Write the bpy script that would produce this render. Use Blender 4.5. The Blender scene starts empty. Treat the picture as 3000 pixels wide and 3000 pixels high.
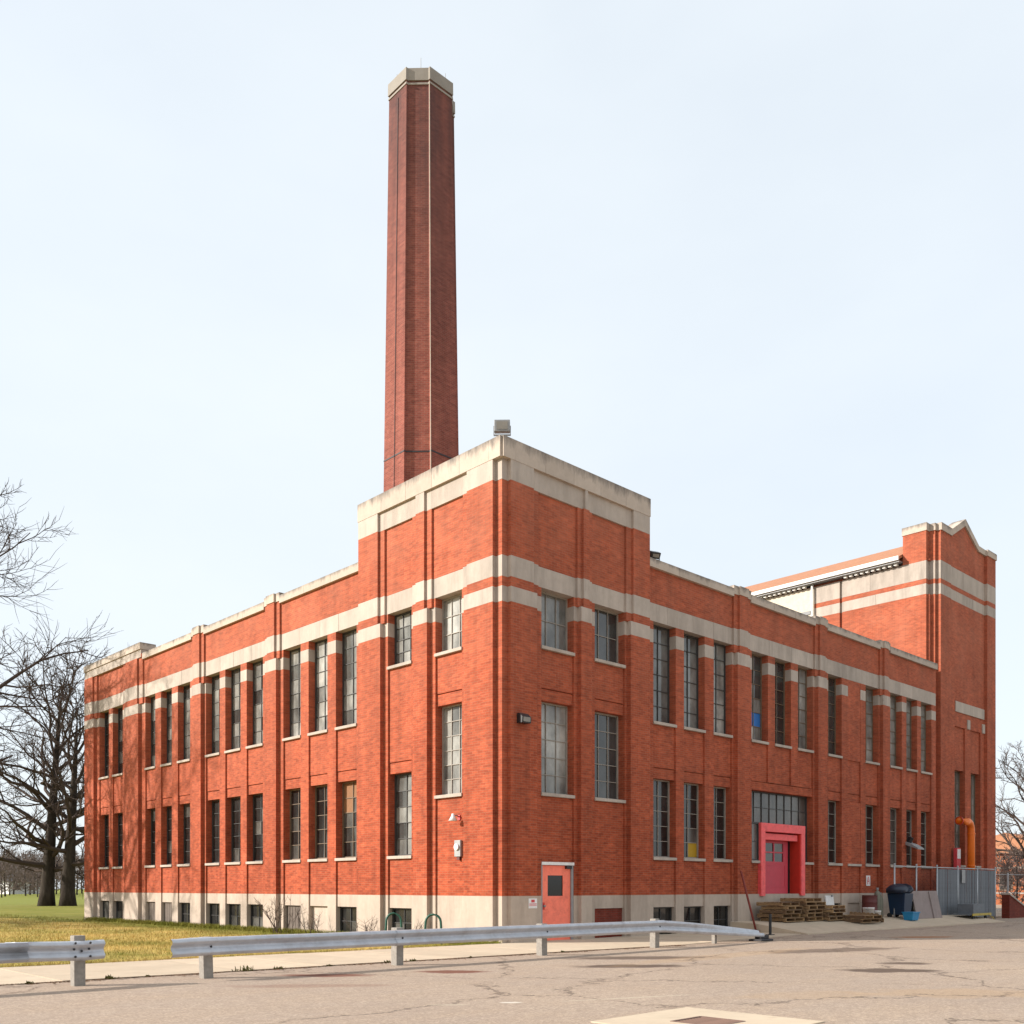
import bpy, math, random
from mathutils import Vector, Matrix
rnd = random.Random(7)
S = bpy.context.scene
COL = S.collection
R = math.radians

# ------------------------------------------------------------------ camera
# world frame: origin at the foot of the pavilion corner, +X along the shaded facade,
# +Y along the sunlit facade, Z up, metres
YAW = 46.46
cam = bpy.data.cameras.new('camera'); camo = bpy.data.objects.new('camera', cam); COL.objects.link(camo)
cam.sensor_width = 36.0; cam.lens = 36.0 * 2860 / 3000
cam.shift_y = 1100 / 3000
cam.clip_start = 0.1; cam.clip_end = 3000
camo.location = (-17.604, -18.918, 1.5)
camo.rotation_euler = (R(90), 0, -R(90 - YAW))     # forward = (0.689, 0.725)
S.camera = camo
S.render.resolution_x = 1024; S.render.resolution_y = 1024

# ------------------------------------------------------------------ sky and sun
SUN_EL = 24.0
SUN_AZ = math.degrees(math.atan2(-0.827, 0.562))    # clockwise from +Y
W = bpy.data.worlds.new('World'); S.world = W; W.use_nodes = True
nt = W.node_tree; nt.nodes.clear()
out = nt.nodes.new('ShaderNodeOutputWorld'); bg = nt.nodes.new('ShaderNodeBackground')
sky = nt.nodes.new('ShaderNodeTexSky'); sky.sky_type = 'NISHITA'; sky.sun_disc = False
sky.sun_elevation = R(SUN_EL); sky.sun_rotation = R(SUN_AZ % 360)
sky.air_density = 1.0; sky.dust_density = 2.0; sky.ozone_density = 1.5
bg.inputs['Strength'].default_value = 0.074
# thin high cloud: a pale veil with soft uneven cover, the same all round
tc = nt.nodes.new('ShaderNodeTexCoord')
mp = nt.nodes.new('ShaderNodeMapping'); mp.inputs['Scale'].default_value = (1.0, 1.0, 2.2)
nz = nt.nodes.new('ShaderNodeTexNoise'); nz.inputs['Scale'].default_value = 1.7; nz.inputs['Detail'].default_value = 5; nz.inputs['Roughness'].default_value = 0.55
cr = nt.nodes.new('ShaderNodeMapRange'); cr.inputs['From Min'].default_value = 0.3; cr.inputs['From Max'].default_value = 0.7
cr.inputs['To Min'].default_value = 0.79; cr.inputs['To Max'].default_value = 0.92
mx = nt.nodes.new('ShaderNodeMix'); mx.data_type = 'RGBA'
mx.inputs[7].default_value = (4.25, 4.56, 4.80, 1)
nt.links.new(tc.outputs['Generated'], mp.inputs['Vector']); nt.links.new(mp.outputs[0], nz.inputs['Vector'])
nt.links.new(nz.outputs['Fac'], cr.inputs['Value']); nt.links.new(cr.outputs[0], mx.inputs[0])
nt.links.new(sky.outputs[0], mx.inputs[6]); nt.links.new(mx.outputs[2], bg.inputs['Color'])
nt.links.new(bg.outputs[0], out.inputs[0])
sl = bpy.data.lights.new('sun', 'SUN'); sl.energy = 2.4; sl.angle = R(0.5); sl.color = (1.0, 0.94, 0.86)
slo = bpy.data.objects.new('sun', sl); COL.objects.link(slo)
ce = math.cos(R(SUN_EL))
sd = Vector((0.827 * ce, -0.562 * ce, -math.sin(R(SUN_EL))))
slo.rotation_euler = sd.to_track_quat('-Z', 'Y').to_euler(); slo.location = (-60, 40, 50)
S.view_settings.view_transform = 'Standard'; S.view_settings.look = 'None'
S.view_settings.gamma = 1.0; S.view_settings.exposure = 1.6
S.render.engine = 'CYCLES'

# ------------------------------------------------------------------ materials
class NT:
    def __init__(s, name):
        s.m = bpy.data.materials.new(name); s.m.use_nodes = True; s.t = s.m.node_tree
        s.b = s.t.nodes['Principled BSDF']
    def n(s, typ, **kw):
        nd = s.t.nodes.new(typ)
        for k, v in kw.items():
            if k.startswith('_'): setattr(nd, k[1:], v)
            else: nd.inputs[k.replace('_', ' ')].default_value = v
        return nd
    def l(s, a, b): s.t.links.new(a, b)
    def coord(s, kind='Object', scale=(1, 1, 1)):
        c = s.n('ShaderNodeTexCoord'); m = s.n('ShaderNodeMapping'); m.inputs['Scale'].default_value = scale
        s.l(c.outputs[kind], m.inputs['Vector']); return m.outputs[0]
    def pos(s, scale=(1, 1, 1)):
        c = s.n('ShaderNodeNewGeometry'); m = s.n('ShaderNodeMapping'); m.inputs['Scale'].default_value = scale
        s.l(c.outputs['Position'], m.inputs['Vector']); return m.outputs[0]
    def noise(s, vec, scale, detail=4, rough=.6):
        n = s.n('ShaderNodeTexNoise', Scale=scale, Detail=detail, Roughness=rough); s.l(vec, n.inputs['Vector']); return n.outputs['Fac']
    def rng(s, v, a, b, c, d):
        n = s.n('ShaderNodeMapRange'); s.l(v, n.inputs['Value'])
        for k, x in zip(('From Min', 'From Max', 'To Min', 'To Max'), (a, b, c, d)): n.inputs[k].default_value = x
        return n.outputs[0]
    def mix(s, fac, a, b, mode='MIX'):
        n = s.n('ShaderNodeMix'); n.data_type = 'RGBA'; n.blend_type = mode
        for i, x in ((0, fac), (6, a), (7, b)):
            if isinstance(x, (int, float)): n.inputs[i].default_value = x
            elif isinstance(x, tuple): n.inputs[i].default_value = (*x[:3], 1)
            else: s.l(x, n.inputs[i])
        return n.outputs[2]
    def math(s, op, a, b=0.0):
        n = s.n('ShaderNodeMath'); n.operation = op
        for i, x in ((0, a), (1, b)):
            if isinstance(x, (int, float)): n.inputs[i].default_value = x
            else: s.l(x, n.inputs[i])
        return n.outputs[0]
    def col(s, c):
        if isinstance(c, tuple): s.b.inputs['Base Color'].default_value = (*c[:3], 1)
        else: s.l(c, s.b.inputs['Base Color'])
    def rough(s, r):
        if isinstance(r, (int, float)): s.b.inputs['Roughness'].default_value = r
        else: s.l(r, s.b.inputs['Roughness'])
    def bump(s, h, strength=.3, dist=.01):
        n = s.n('ShaderNodeBump', Strength=strength, Distance=dist); s.l(h, n.inputs['Height']); s.l(n.outputs[0], s.b.inputs['Normal'])
    def rand(s):
        return s.n('ShaderNodeObjectInfo').outputs['Random']

def mat_brick(name, c1, c2, mortar, soot=None, pale_upper=True):
    k = NT(name); uv = k.coord('UV')
    bt = k.n('ShaderNodeTexBrick', Scale=1.0, Mortar_Size=.0055, Mortar_Smooth=.3, Bias=-.1, Brick_Width=.215, Row_Height=.0677)
    bt.inputs['Color1'].default_value = (*c1, 1); bt.inputs['Color2'].default_value = (*c2, 1); bt.inputs['Mortar'].default_value = (*mortar, 1)
    k.l(uv, bt.inputs['Vector'])
    p = k.pos()
    big = k.rng(k.noise(p, .45, 5, .65), .25, .75, .76, 1.14)
    mid = k.rng(k.noise(k.pos((1, 1, 3.0)), 2.2, 5, .7), .2, .8, .74, 1.2)
    fine = k.rng(k.noise(k.pos((4, 4, 14)), 1.0, 2, .5), .25, .75, .80, 1.15)
    streak = k.rng(k.noise(k.pos((3.5, 3.5, .12)), 1.0, 4, .6), .3, .75, 1.10, .76)
    f = k.math('MULTIPLY', k.math('MULTIPLY', big, mid), k.math('MULTIPLY', fine, streak))
    cmb = k.n('ShaderNodeCombineXYZ'); [k.l(f, cmb.inputs[i]) for i in range(3)]
    c = k.mix(1.0, bt.outputs['Color'], cmb.outputs[0], 'MULTIPLY')
    eff = k.rng(k.noise(p, .9, 6, .7), .60, .80, 0.0, .28)     # pale efflorescence patches
    c = k.mix(eff, c, (.45, .21, .125))
    if pale_upper:                                              # upper courses turn paler with height, in patches
        zs = k.n('ShaderNodeSeparateXYZ'); k.l(p, zs.inputs[0])
        bz = k.math('MULTIPLY', k.rng(zs.outputs['Z'], 2.0, 13.0, 0, .26), k.rng(k.noise(p, .7, 5, .7), .3, .65, .35, 1.1))
        c = k.mix(bz, c, (.53, .225, .142))
    if soot:
        sp = k.n('ShaderNodeSeparateXYZ'); k.l(p, sp.inputs[0])
        s_ = k.math('MULTIPLY', k.rng(sp.outputs['Z'], soot[0], soot[1], 0.0, 1.0), k.rng(k.noise(k.pos((1.5, 1.5, .2)), 1.0, 4, .6), .3, .7, .35, .95))
        c = k.mix(s_, c, soot[2])
    k.col(c); k.rough(.88); k.b.inputs['Specular IOR Level'].default_value = .25
    h = k.math('ADD', k.math('MULTIPLY', bt.outputs['Fac'], -1.0), k.math('MULTIPLY', k.noise(p, 60, 3), .4))
    k.bump(h, .35, .006)
    return k.m

def mat_stone(name, c, dirt=(.20, .17, .14), amt=.55, lo=.45):
    k = NT(name); p = k.pos()
    v = k.rng(k.rand(), 0, 1, .90, 1.06)
    m = k.rng(k.noise(p, 3.0, 6, .7), .25, .75, .88, 1.08)
    f = k.math('MULTIPLY', v, m); cmb = k.n('ShaderNodeCombineXYZ'); [k.l(f, cmb.inputs[i]) for i in range(3)]
    cc = k.mix(1.0, c, cmb.outputs[0], 'MULTIPLY')
    st = k.math('MULTIPLY', k.rng(k.noise(k.pos((2.2, 2.2, .35)), 1.0, 6, .7), lo, .85, 0, amt), k.rng(k.noise(p, .35, 3), .35, .65, .4, 1.0))
    k.col(k.mix(st, cc, dirt)); k.rough(.85); k.b.inputs['Specular IOR Level'].default_value = .25
    k.bump(k.noise(p, 45, 4), .25, .004)
    return k.m

def mat_cap():
    k = NT('coping_stone'); p = k.pos()
    v = k.rng(k.rand(), 0, 1, .90, 1.06); m = k.rng(k.noise(p, 3.0, 6, .7), .25, .75, .86, 1.08)
    f = k.math('MULTIPLY', v, m); cmb = k.n('ShaderNodeCombineXYZ'); [k.l(f, cmb.inputs[i]) for i in range(3)]
    c = k.mix(1.0, (.475, .398, .33), cmb.outputs[0], 'MULTIPLY')
    gz = k.n('ShaderNodeSeparateXYZ'); k.l(k.coord('Generated'), gz.inputs[0])
    n1 = k.noise(k.pos((2.6, 2.6, .7)), 1.0, 6, .75)
    e = k.math('ADD', gz.outputs['Z'], k.math('MULTIPLY', k.math('SUBTRACT', n1, .5), 2.2))
    k.col(k.mix(k.rng(e, .55, 1.15, 0, .85), c, (.13, .115, .105))); k.rough(.87); k.b.inputs['Specular IOR Level'].default_value = .2
    k.bump(k.noise(p, 45, 4), .3, .004); return k.m

def mat_plain(name, c, rough=.6, metal=0.0, var=.12, scale=6.0, dirt=None, bump=0, spec=.5, dirt_amt=.6):
    k = NT(name); p = k.coord('Object')
    f = k.rng(k.noise(p, scale, 5, .65), .25, .75, 1 - var, 1 + var)
    cmb = k.n('ShaderNodeCombineXYZ'); [k.l(f, cmb.inputs[i]) for i in range(3)]
    cc = k.mix(1.0, c, cmb.outputs[0], 'MULTIPLY')
    if dirt: cc = k.mix(k.rng(k.noise(p, scale * .6, 6, .75), .5, .78, 0, dirt_amt), cc, dirt)
    k.col(cc); k.rough(rough); k.b.inputs['Metallic'].default_value = metal; k.b.inputs['Specular IOR Level'].default_value = spec
    if bump: k.bump(k.noise(p, scale * 5, 4), bump, .004)
    return k.m

M = {}
M['brick'] = mat_brick('brick_red', (.435, .086, .034), (.29, .050, .020), (.34, .135, .078))
M['brick_panel'] = mat_brick('brick_infill', (.20, .034, .02), (.16, .028, .016), (.15, .07, .05))
M['brick_stack'] = mat_brick('brick_stack', (.30, .088, .060), (.23, .060, .043), (.29, .155, .12), soot=(20.5, 32.5, (.05, .036, .038)), pale_upper=False)
M['stone'] = mat_stone('limestone', (.465, .395, .335), dirt=(.17, .145, .125), amt=.85, lo=.38)
M['cap'] = mat_cap()
M['base'] = mat_stone('base_concrete', (.485, .392, .318), dirt=(.22, .175, .14), amt=.85, lo=.40)
M['stack_cap'] = mat_stone('stack_cap', (.31, .28, .245), amt=.75)
M['sash_dark'] = mat_plain('sash_dark', (.045, .042, .04), .6)
M['sash_white'] = mat_plain('sash_white', (.30, .27, .23), .6, dirt=(.18, .13, .1))
M['sash_brown'] = mat_plain('sash_brown', (.16, .11, .07), .65)

def mat_pane(name, dark, light, thr, rough=(.03, .25)):
    k = NT(name); r = k.rand(); p = k.pos((1, 1, .6))
    t = k.rng(r, thr - .08, thr + .08, 0, 1)
    dirt = k.math('MULTIPLY', k.rng(k.noise(p, 2.2, 5, .65), .3, .7, .6, 1.3), k.rng(k.noise(k.pos((.8, .8, .5)), .9, 3, .6), .35, .65, .55, 1.35))
    c = k.mix(t, dark, light)
    cmb = k.n('ShaderNodeCombineXYZ'); [k.l(dirt, cmb.inputs[i]) for i in range(3)]
    k.col(k.mix(1.0, c, cmb.outputs[0], 'MULTIPLY')); k.rough(k.rng(r, 0, 1, *rough)); k.b.inputs['Specular IOR Level'].default_value = .7
    k.bump(k.noise(p, 1.4, 2), .06, .05)
    return k.m
M['pane_milky'] = mat_pane('pane_milky', (.14, .14, .13), (.28, .275, .25), .35)
M['pane_mixed'] = mat_pane('pane_mixed', (.05, .05, .047), (.22, .215, .195), .42)
M['pane_dark'] = mat_pane('pane_dark', (.022, .022, .021), (.095, .09, .08), .72)
M['pane_wood'] = mat_plain('boarded_pane', (.22, .10, .04), .8)
M['pane_blue'] = mat_plain('blue_board', (.02, .14, .42), .5)
M['pane_white'] = mat_plain('white_board', (.62, .62, .58), .6)
M['pane_yellow'] = mat_plain('yellow_board', (.42, .25, .01), .6)
M['louver'] = mat_plain('louver_panel', (.13, .10, .08), .8, dirt=(.05, .04, .03))
M['roofing'] = mat_plain('roofing', (.12, .115, .11), .9, scale=2)
M['roof_tile'] = mat_plain('roof_tile', (.37, .165, .085), .8, var=.14, scale=3)
M['gutter'] = mat_plain('gutter_white', (.72, .70, .66), .5)
M['cream'] = mat_plain('cream_panel', (.58, .50, .39), .7, dirt=(.3, .25, .2))
M['galv'] = mat_plain('galvanised', (.47, .485, .52), .45, .3, var=.16, scale=4, dirt=(.24, .19, .18), dirt_amt=.5)
M['bolt'] = mat_plain('bolt_rust', (.03, .027, .03), .7)
M['post'] = mat_plain('post_wood', (.26, .235, .205), .9, var=.22, scale=14, dirt=(.14, .11, .09), bump=.4)
M['coral'] = mat_plain('coral_paint', (.93, .205, .125), .55, var=.10, dirt=(.50, .09, .055), dirt_amt=.7)
M['pink'] = mat_plain('pinkred_paint', (.85, .105, .105), .55, var=.14, dirt=(.45, .05, .045), dirt_amt=.8)
M['crimson'] = mat_plain('crimson_paint', (.50, .035, .06), .5, var=.1)
M['deepred'] = mat_plain('deepred_paint', (.55, .03, .015), .5)
M['black'] = mat_plain('black', (.012, .012, .014), .4)
M['glass_black'] = mat_plain('dark_glass', (.012, .012, .014), .12)
M['greymetal'] = mat_plain('grey_metal', (.28, .28, .28), .5, .3)
M['white'] = mat_plain('white_paint', (.72, .70, .68), .5, dirt=(.4, .36, .33))
M['signred'] = mat_plain('sign_red', (.55, .05, .06), .5)
M['iron'] = mat_plain('rusty_iron', (.17, .10, .075), .8, var=.3)
M['orange'] = mat_plain('orange_paint', (.78, .16, .006), .45, var=.1, dirt=(.45, .09, .01))
M['yellow'] = mat_plain('yellow_paint', (.42, .30, .02), .5, dirt=(.15, .1, .03))
M['bluebin'] = mat_plain('blue_plastic', (.004, .022, .055), .4)
M['bluetote'] = mat_plain('bright_blue_plastic', (.01, .20, .40), .4)
M['darkblue'] = mat_plain('dark_blue_plastic', (.010, .016, .035), .5)
M['maroon'] = mat_plain('maroon_metal', (.10, .018, .015), .6)
M['redpipe'] = mat_plain('red_pipe', (.20, .03, .02), .7)
M['olive'] = mat_plain('olive_metal', (.16, .15, .11), .6)
M['greenpipe'] = mat_plain('green_pipe', (.012, .075, .05), .45)
M['board'] = mat_plain('plywood_board', (.26, .205, .19), .85, var=.15, scale=2, dirt=(.14, .09, .07))
M['slat'] = mat_plain('fence_slat', (.115, .125, .14), .6, var=.2)
M['chain'] = mat_plain('fence_steel', (.40, .41, .42), .5, .5)
k = NT('pallet_wood'); p_ = k.coord('Object', (.6, 5, 5)); q_ = k.mix(k.rand(), (.14, .078, .038), (.46, .28, .13))
k.col(k.mix(k.rng(k.noise(p_, 3, 5, .7), .4, .7, 0, .6), q_, (.07, .045, .03))); k.rough(.9); k.bump(k.noise(p_, 14, 4), .4, .004); M['palletwood'] = k.m
M['lens'] = mat_plain('lamp_lens', (.22, .20, .17), .25)
M['rubber'] = mat_plain('rubber', (.015, .015, .015), .8)
M['farbrick'] = mat_brick('brick_far', (.42, .13, .05), (.36, .10, .04), (.32, .17, .11))

def mat_bark():
    k = NT('bark'); p = k.coord('Object', (1, 1, .3))
    n = k.noise(p, 3.5, 6, .7)
    k.col(k.mix(k.rng(n, .3, .7, 0, 1), (.022, .017, .014), (.070, .056, .044))); k.rough(.95); k.b.inputs['Specular IOR Level'].default_value = .1
    k.bump(k.noise(p, 9, 5), .6, .03); return k.m
M['bark'] = mat_bark()
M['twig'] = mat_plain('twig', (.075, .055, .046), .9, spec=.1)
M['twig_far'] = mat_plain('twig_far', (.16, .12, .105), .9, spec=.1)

def mat_asphalt():
    k = NT('worn_pavement'); p = k.pos()
    speck = k.noise(p, 22, 4, .85); speck2 = k.noise(p, 40, 3, .8)
    big = k.noise(p, .16, 5, .6); mid = k.noise(k.pos((.5, 1.2, 1)), .9, 6, .7)
    c = k.mix(k.rng(big, .35, .65, 0, 1), (.43, .335, .262), (.53, .41, .308))
    c = k.mix(k.rng(mid, .42, .75, 0, .55), c, (.50, .36, .24))
    c = k.mix(k.rng(speck, .40, .60, .6, 0), c, (.20, .15, .12))
    c = k.mix(k.rng(speck2, .52, .66, 0, .55), c, (.62, .51, .41))
    c = k.mix(k.rng(k.noise(k.pos((1, 1, 1)), 5.5, 5, .8), .40, .62, .42, 0), c, (.24, .18, .145))
    # dark, worn-through patches and rust stains with outlines of their own
    wob = k.noise(p, 1.8, 4, .6); sep = k.n('ShaderNodeSeparateXYZ'); k.l(p, sep.inputs[0])
    for (x, y, rx, ry, a, colr, amt) in STAINS:
        dx = k.math('SUBTRACT', sep.outputs['X'], x); dy = k.math('SUBTRACT', sep.outputs['Y'], y)
        ca, sa = math.cos(a), math.sin(a)
        u = k.math('DIVIDE', k.math('ADD', k.math('MULTIPLY', dx, ca), k.math('MULTIPLY', dy, sa)), rx)
        v = k.math('DIVIDE', k.math('SUBTRACT', k.math('MULTIPLY', dy, ca), k.math('MULTIPLY', dx, sa)), ry)
        d = k.math('SQRT', k.math('ADD', k.math('MULTIPLY', u, u), k.math('MULTIPLY', v, v)))
        d = k.math('ADD', d, k.math('MULTIPLY', k.math('SUBTRACT', wob, .5), 1.1))
        c = k.mix(k.rng(d, 1.0, .62, 0, amt), c, colr)
    sv = k.n('ShaderNodeTexVoronoi', Scale=.8); k.l(p, sv.inputs['Vector'])     # oil spots and gum
    sp = k.math('MULTIPLY', k.rng(k.math('ADD', sv.outputs['Distance'], k.math('MULTIPLY', wob, .12)), .13, .09, 0, .6), k.rng(k.noise(p, .33, 2), .5, .6, 0, 1))
    c = k.mix(sp, c, (.12, .085, .065))
    # cracks: warped cell edges, thin and patchy
    wv = k.n('ShaderNodeVectorMath'); wv.operation = 'ADD'
    wn = k.n('ShaderNodeTexNoise', Scale=.9, Detail=5.0, Roughness=.7); k.l(p, wn.inputs['Vector'])
    ws = k.n('ShaderNodeVectorMath'); ws.operation = 'SCALE'; ws.inputs['Scale'].default_value = 1.6
    k.l(wn.outputs['Color'], ws.inputs[0]); k.l(p, wv.inputs[0]); k.l(ws.outputs[0], wv.inputs[1])
    vo = k.n('ShaderNodeTexVoronoi', Scale=.22); vo.feature = 'DISTANCE_TO_EDGE'; k.l(wv.outputs[0], vo.inputs['Vector'])
    ck = k.math('MULTIPLY', k.rng(vo.outputs['Distance'], .004, .012, 1, 0), k.rng(k.noise(p, .5, 3), .36, .5, 0, .9))
    c = k.mix(k.math('MULTIPLY', ck, .72), c, (.10, .072, .055))
    k.col(c); k.rough(.95); k.b.inputs['Specular IOR Level'].default_value = .15
    k.bump(k.math('ADD', speck, k.math('MULTIPLY', speck2, .6)), .7, .012)
    return k.m
DK = (.115, .08, .062); RS = (.33, .13, .045); TN = (.44, .29, .16); RD = (.19, .085, .06)
STAINS = [(-5.3, -6.9, .50, .26, -.7, RD, .0), (-6.4, -5.6, .7, .36, -.75, RD, 1.0), (-8.4, -4.7, .9, .32, -.75, RD, .95), (-.55, -10.8, 1.05, .50, -.72, DK, .95),
          (1.3, -10.3, .6, .36, -.7, DK, .9), (-3.2, -6.9, 1.3, .48, -.66, DK, .95), (-1.3, -5.7, 1.9, .55, -.62, DK, .85),
          (4.0, -7.3, 2.4, .7, -.25, DK, .7), (.5, -6.6, 4.5, .5, .05, TN, .3), (11.8, -6.1, 1.2, .5, -.5, RS, .8), (-3.5, -13.2, 1.6, .7, -.75, TN, .35),
          (-5.2, -11.9, 1.3, .55, -.4, TN, .22), (7.0, -14.5, 2.0, 1.0, -.7, TN, .4), (3.0, -15.0, 1.4, .5, -.7, DK, .3), (-9.6, -6.0, 1.6, .3, -.7, RD, .35), (-8.86, -9.67, .16, .07, -.75, (.62, .56, .48), .9), (-9.6, -9.3, .3, .1, -.7, (.5, .42, .32), .5), (-7.3, -10.4, 1.2, .06, -.35, (.5, .42, .32), .6)]
M['asphalt'] = mat_asphalt()

def mat_walk():
    k = NT('sidewalk_concrete'); p = k.pos()
    v = k.rng(k.rand(), 0, 1, .93, 1.05); m = k.rng(k.noise(p, 1.2, 6, .7), .25, .75, .86, 1.1)
    f = k.math('MULTIPLY', v, m); cmb = k.n('ShaderNodeCombineXYZ'); [k.l(f, cmb.inputs[i]) for i in range(3)]
    c = k.mix(1.0, (.54, .435, .32), cmb.outputs[0], 'MULTIPLY')
    c = k.mix(k.rng(k.noise(p, 2.5, 6, .75), .55, .8, 0, .5), c, (.31, .225, .155))
    k.col(c); k.rough(.9); k.b.inputs['Specular IOR Level'].default_value = .2; k.bump(k.noise(p, 70, 3), .3, .004); return k.m
M['walk'] = mat_walk()

def mat_grass(name, blades=False):
    k = NT(name); p = k.pos()
    a = k.noise(p, .28, 5, .6); b = k.noise(p, 2.2, 5, .7); c3 = k.noise(p, 14, 4, .7)
    c = k.mix(k.rng(a, .40, .62, 0, 1), (.19, .19, .035), (.54, .39, .125))
    c = k.mix(k.rng(b, .35, .7, 0, .75), c, (.52, .36, .125))
    c = k.mix(k.rng(c3, .5, .72, 0, .5), c, (.15, .15, .032))
    # darker green strip along the wall foot, also painting in the trees' shadow band
    sep = k.n('ShaderNodeSeparateXYZ'); k.l(p, sep.inputs[0])
    w = k.math('ADD', sep.outputs['X'], k.math('MULTIPLY', b, 1.8))
    c = k.mix(k.rng(w, -1.8, -.1, 0, .75), c, (.15, .165, .024))
    far = k.rng(sep.outputs['Y'], 60, 85, 0, .75); c = k.mix(far, c, (.20, .215, .045))
    k.col(c); k.rough(.95); k.b.inputs['Specular IOR Level'].default_value = .1
    if not blades: k.bump(c3, .6, .03)
    return k.m
M['grass'] = mat_grass('lawn_grass'); M['blade'] = mat_grass('grass_blades', True)
M['weed'] = mat_plain('weed_leaf', (.11, .10, .03), .9, var=.3, spec=.1)
M['dirt'] = mat_plain('dirt_litter', (.15, .075, .035), .95, var=.3)

# ------------------------------------------------------------------ mesh helpers
class MB:
    def __init__(s): s.v = []; s.f = []; s.uv = None
    def box(s, x0, x1, y0, y1, z0, z1):
        if x0 > x1: x0, x1 = x1, x0
        if y0 > y1: y0, y1 = y1, y0
        i = len(s.v)
        s.v += [(x0, y0, z0), (x1, y0, z0), (x1, y1, z0), (x0, y1, z0), (x0, y0, z1), (x1, y0, z1), (x1, y1, z1), (x0, y1, z1)]
        s.f += [(i, i+3, i+2, i+1), (i+4, i+5, i+6, i+7), (i, i+1, i+5, i+4), (i+1, i+2, i+6, i+5), (i+2, i+3, i+7, i+6), (i+3, i, i+4, i+7)]
        return s
    def fb(s, fac, s0, s1, d0, d1, z0, z1):
        a = fac(s0, d0, z0); b = fac(s1, d1, z1); return s.box(a[0], b[0], a[1], b[1], z0, z1)
    def tube(s, pts, rad, n=8, cap=True, squash=None):
        if isinstance(rad, (int, float)): rad = [rad] * len(pts)
        pts = [Vector(p) for p in pts]; i0 = len(s.v); up = None
        for k, p in enumerate(pts):
            t = (pts[min(k+1, len(pts)-1)] - pts[max(k-1, 0)]); t = t.normalized() if t.length > 1e-9 else Vector((0, 0, 1))
            if up is None: up = Vector((0, 0, 1)) if abs(t.z) < .9 else Vector((1, 0, 0))
            a = t.cross(up)
            if a.length < 1e-6: a = t.orthogonal()
            a.normalize(); b = t.cross(a); up = -b if False else up
            for j in range(n):
                an = 2 * math.pi * j / n; s.v.append(tuple(p + (a * math.cos(an) + b * math.sin(an)) * rad[k]))
        for k in range(len(pts) - 1):
            for j in range(n):
                s.f.append((i0 + k*n + j, i0 + k*n + (j+1) % n, i0 + (k+1)*n + (j+1) % n, i0 + (k+1)*n + j))
        if cap:
            s.f.append(tuple(i0 + j for j in range(n))[::-1]); e = i0 + (len(pts)-1)*n; s.f.append(tuple(e + j for j in range(n)))
        return s
    def lathe(s, prof, n=16, c=(0, 0, 0)):
        i0 = len(s.v); m = len(prof)
        for j in range(n):
            an = 2*math.pi*j/n
            for r, z in prof: s.v.append((c[0] + r*math.cos(an), c[1] + r*math.sin(an), c[2] + z))
        for j in range(n):
            for k in range(m-1):
                s.f.append((i0 + j*m + k, i0 + ((j+1) % n)*m + k, i0 + ((j+1) % n)*m + k+1, i0 + j*m + k+1))
        return s
    def prism(s, poly, axis, a, b):
        # poly: 2-D outline, extruded along axis from a to b
        def P(q, t):
            return (t, q[0], q[1]) if axis == 'x' else (q[0], t, q[1]) if axis == 'y' else (q[0], q[1], t)
        i = len(s.v); n = len(poly)
        s.v += [P(q, a) for q in poly] + [P(q, b) for q in poly]
        for k in range(n): s.f.append((i+k, i+(k+1) % n, i+n+(k+1) % n, i+n+k))
        s.f.append(tuple(i+k for k in range(n))[::-1]); s.f.append(tuple(i+n+k for k in range(n)))
        return s
    def mesh(s, name, mat, smooth=False, fix=True):
        me = bpy.data.meshes.new(name); me.from_pydata(s.v, [], s.f); me.materials.append(M[mat] if isinstance(mat, str) else mat)
        if fix:
            import bmesh
            bm = bmesh.new(); bm.from_mesh(me); bmesh.ops.recalc_face_normals(bm, faces=bm.faces); bm.to_mesh(me); bm.free()
        ul = me.uv_layers.new(name='UVMap')
        for p in me.polygons:
            n = p.normal; ax = max(range(3), key=lambda q: abs(n[q]))
            for li in p.loop_indices:
                co = me.vertices[me.loops[li].vertex_index].co
                ul.data[li].uv = (co.y, co.z) if ax == 0 else (co.x, co.z) if ax == 1 else (co.x, co.y)
            if smooth: p.use_smooth = True
        return me
    def build(s, name, mat, parent=None, smooth=False, loc=None, bevel=0, fix=True):
        return ob(name, s.mesh(name, mat, smooth, fix), parent, loc, bevel=bevel)

def ob(name, me, parent=None, loc=None, rot=None, bevel=0):
    o = bpy.data.objects.new(name, me); COL.objects.link(o)
    if parent: o.parent = parent
    if loc: o.location = loc
    if rot: o.rotation_euler = rot
    if bevel:
        b = o.modifiers.new('bevel', 'BEVEL'); b.width = bevel; b.segments = 2; b.limit_method = 'ANGLE'
    return o
def tag(o, label, cat, group=None):
    o['label'] = label; o['category'] = cat
    if group: o['group'] = group
    return o
def thing(name, label, cat, loc=(0, 0, 0), rz=0, group=None):
    o = bpy.data.objects.new(name, None); COL.objects.link(o); o.location = loc; o.rotation_euler = (0, 0, rz); o.empty_display_size = .3
    return tag(o, label, cat, group)
def struct(o): o['kind'] = 'structure'; return o
def stuff(o): o['kind'] = 'stuff'; return o
def copy_tree(o, parent=None):
    c = o.copy(); COL.objects.link(c); c.parent = parent
    for ch in list(o.children): copy_tree(ch, c)
    return c

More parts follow.
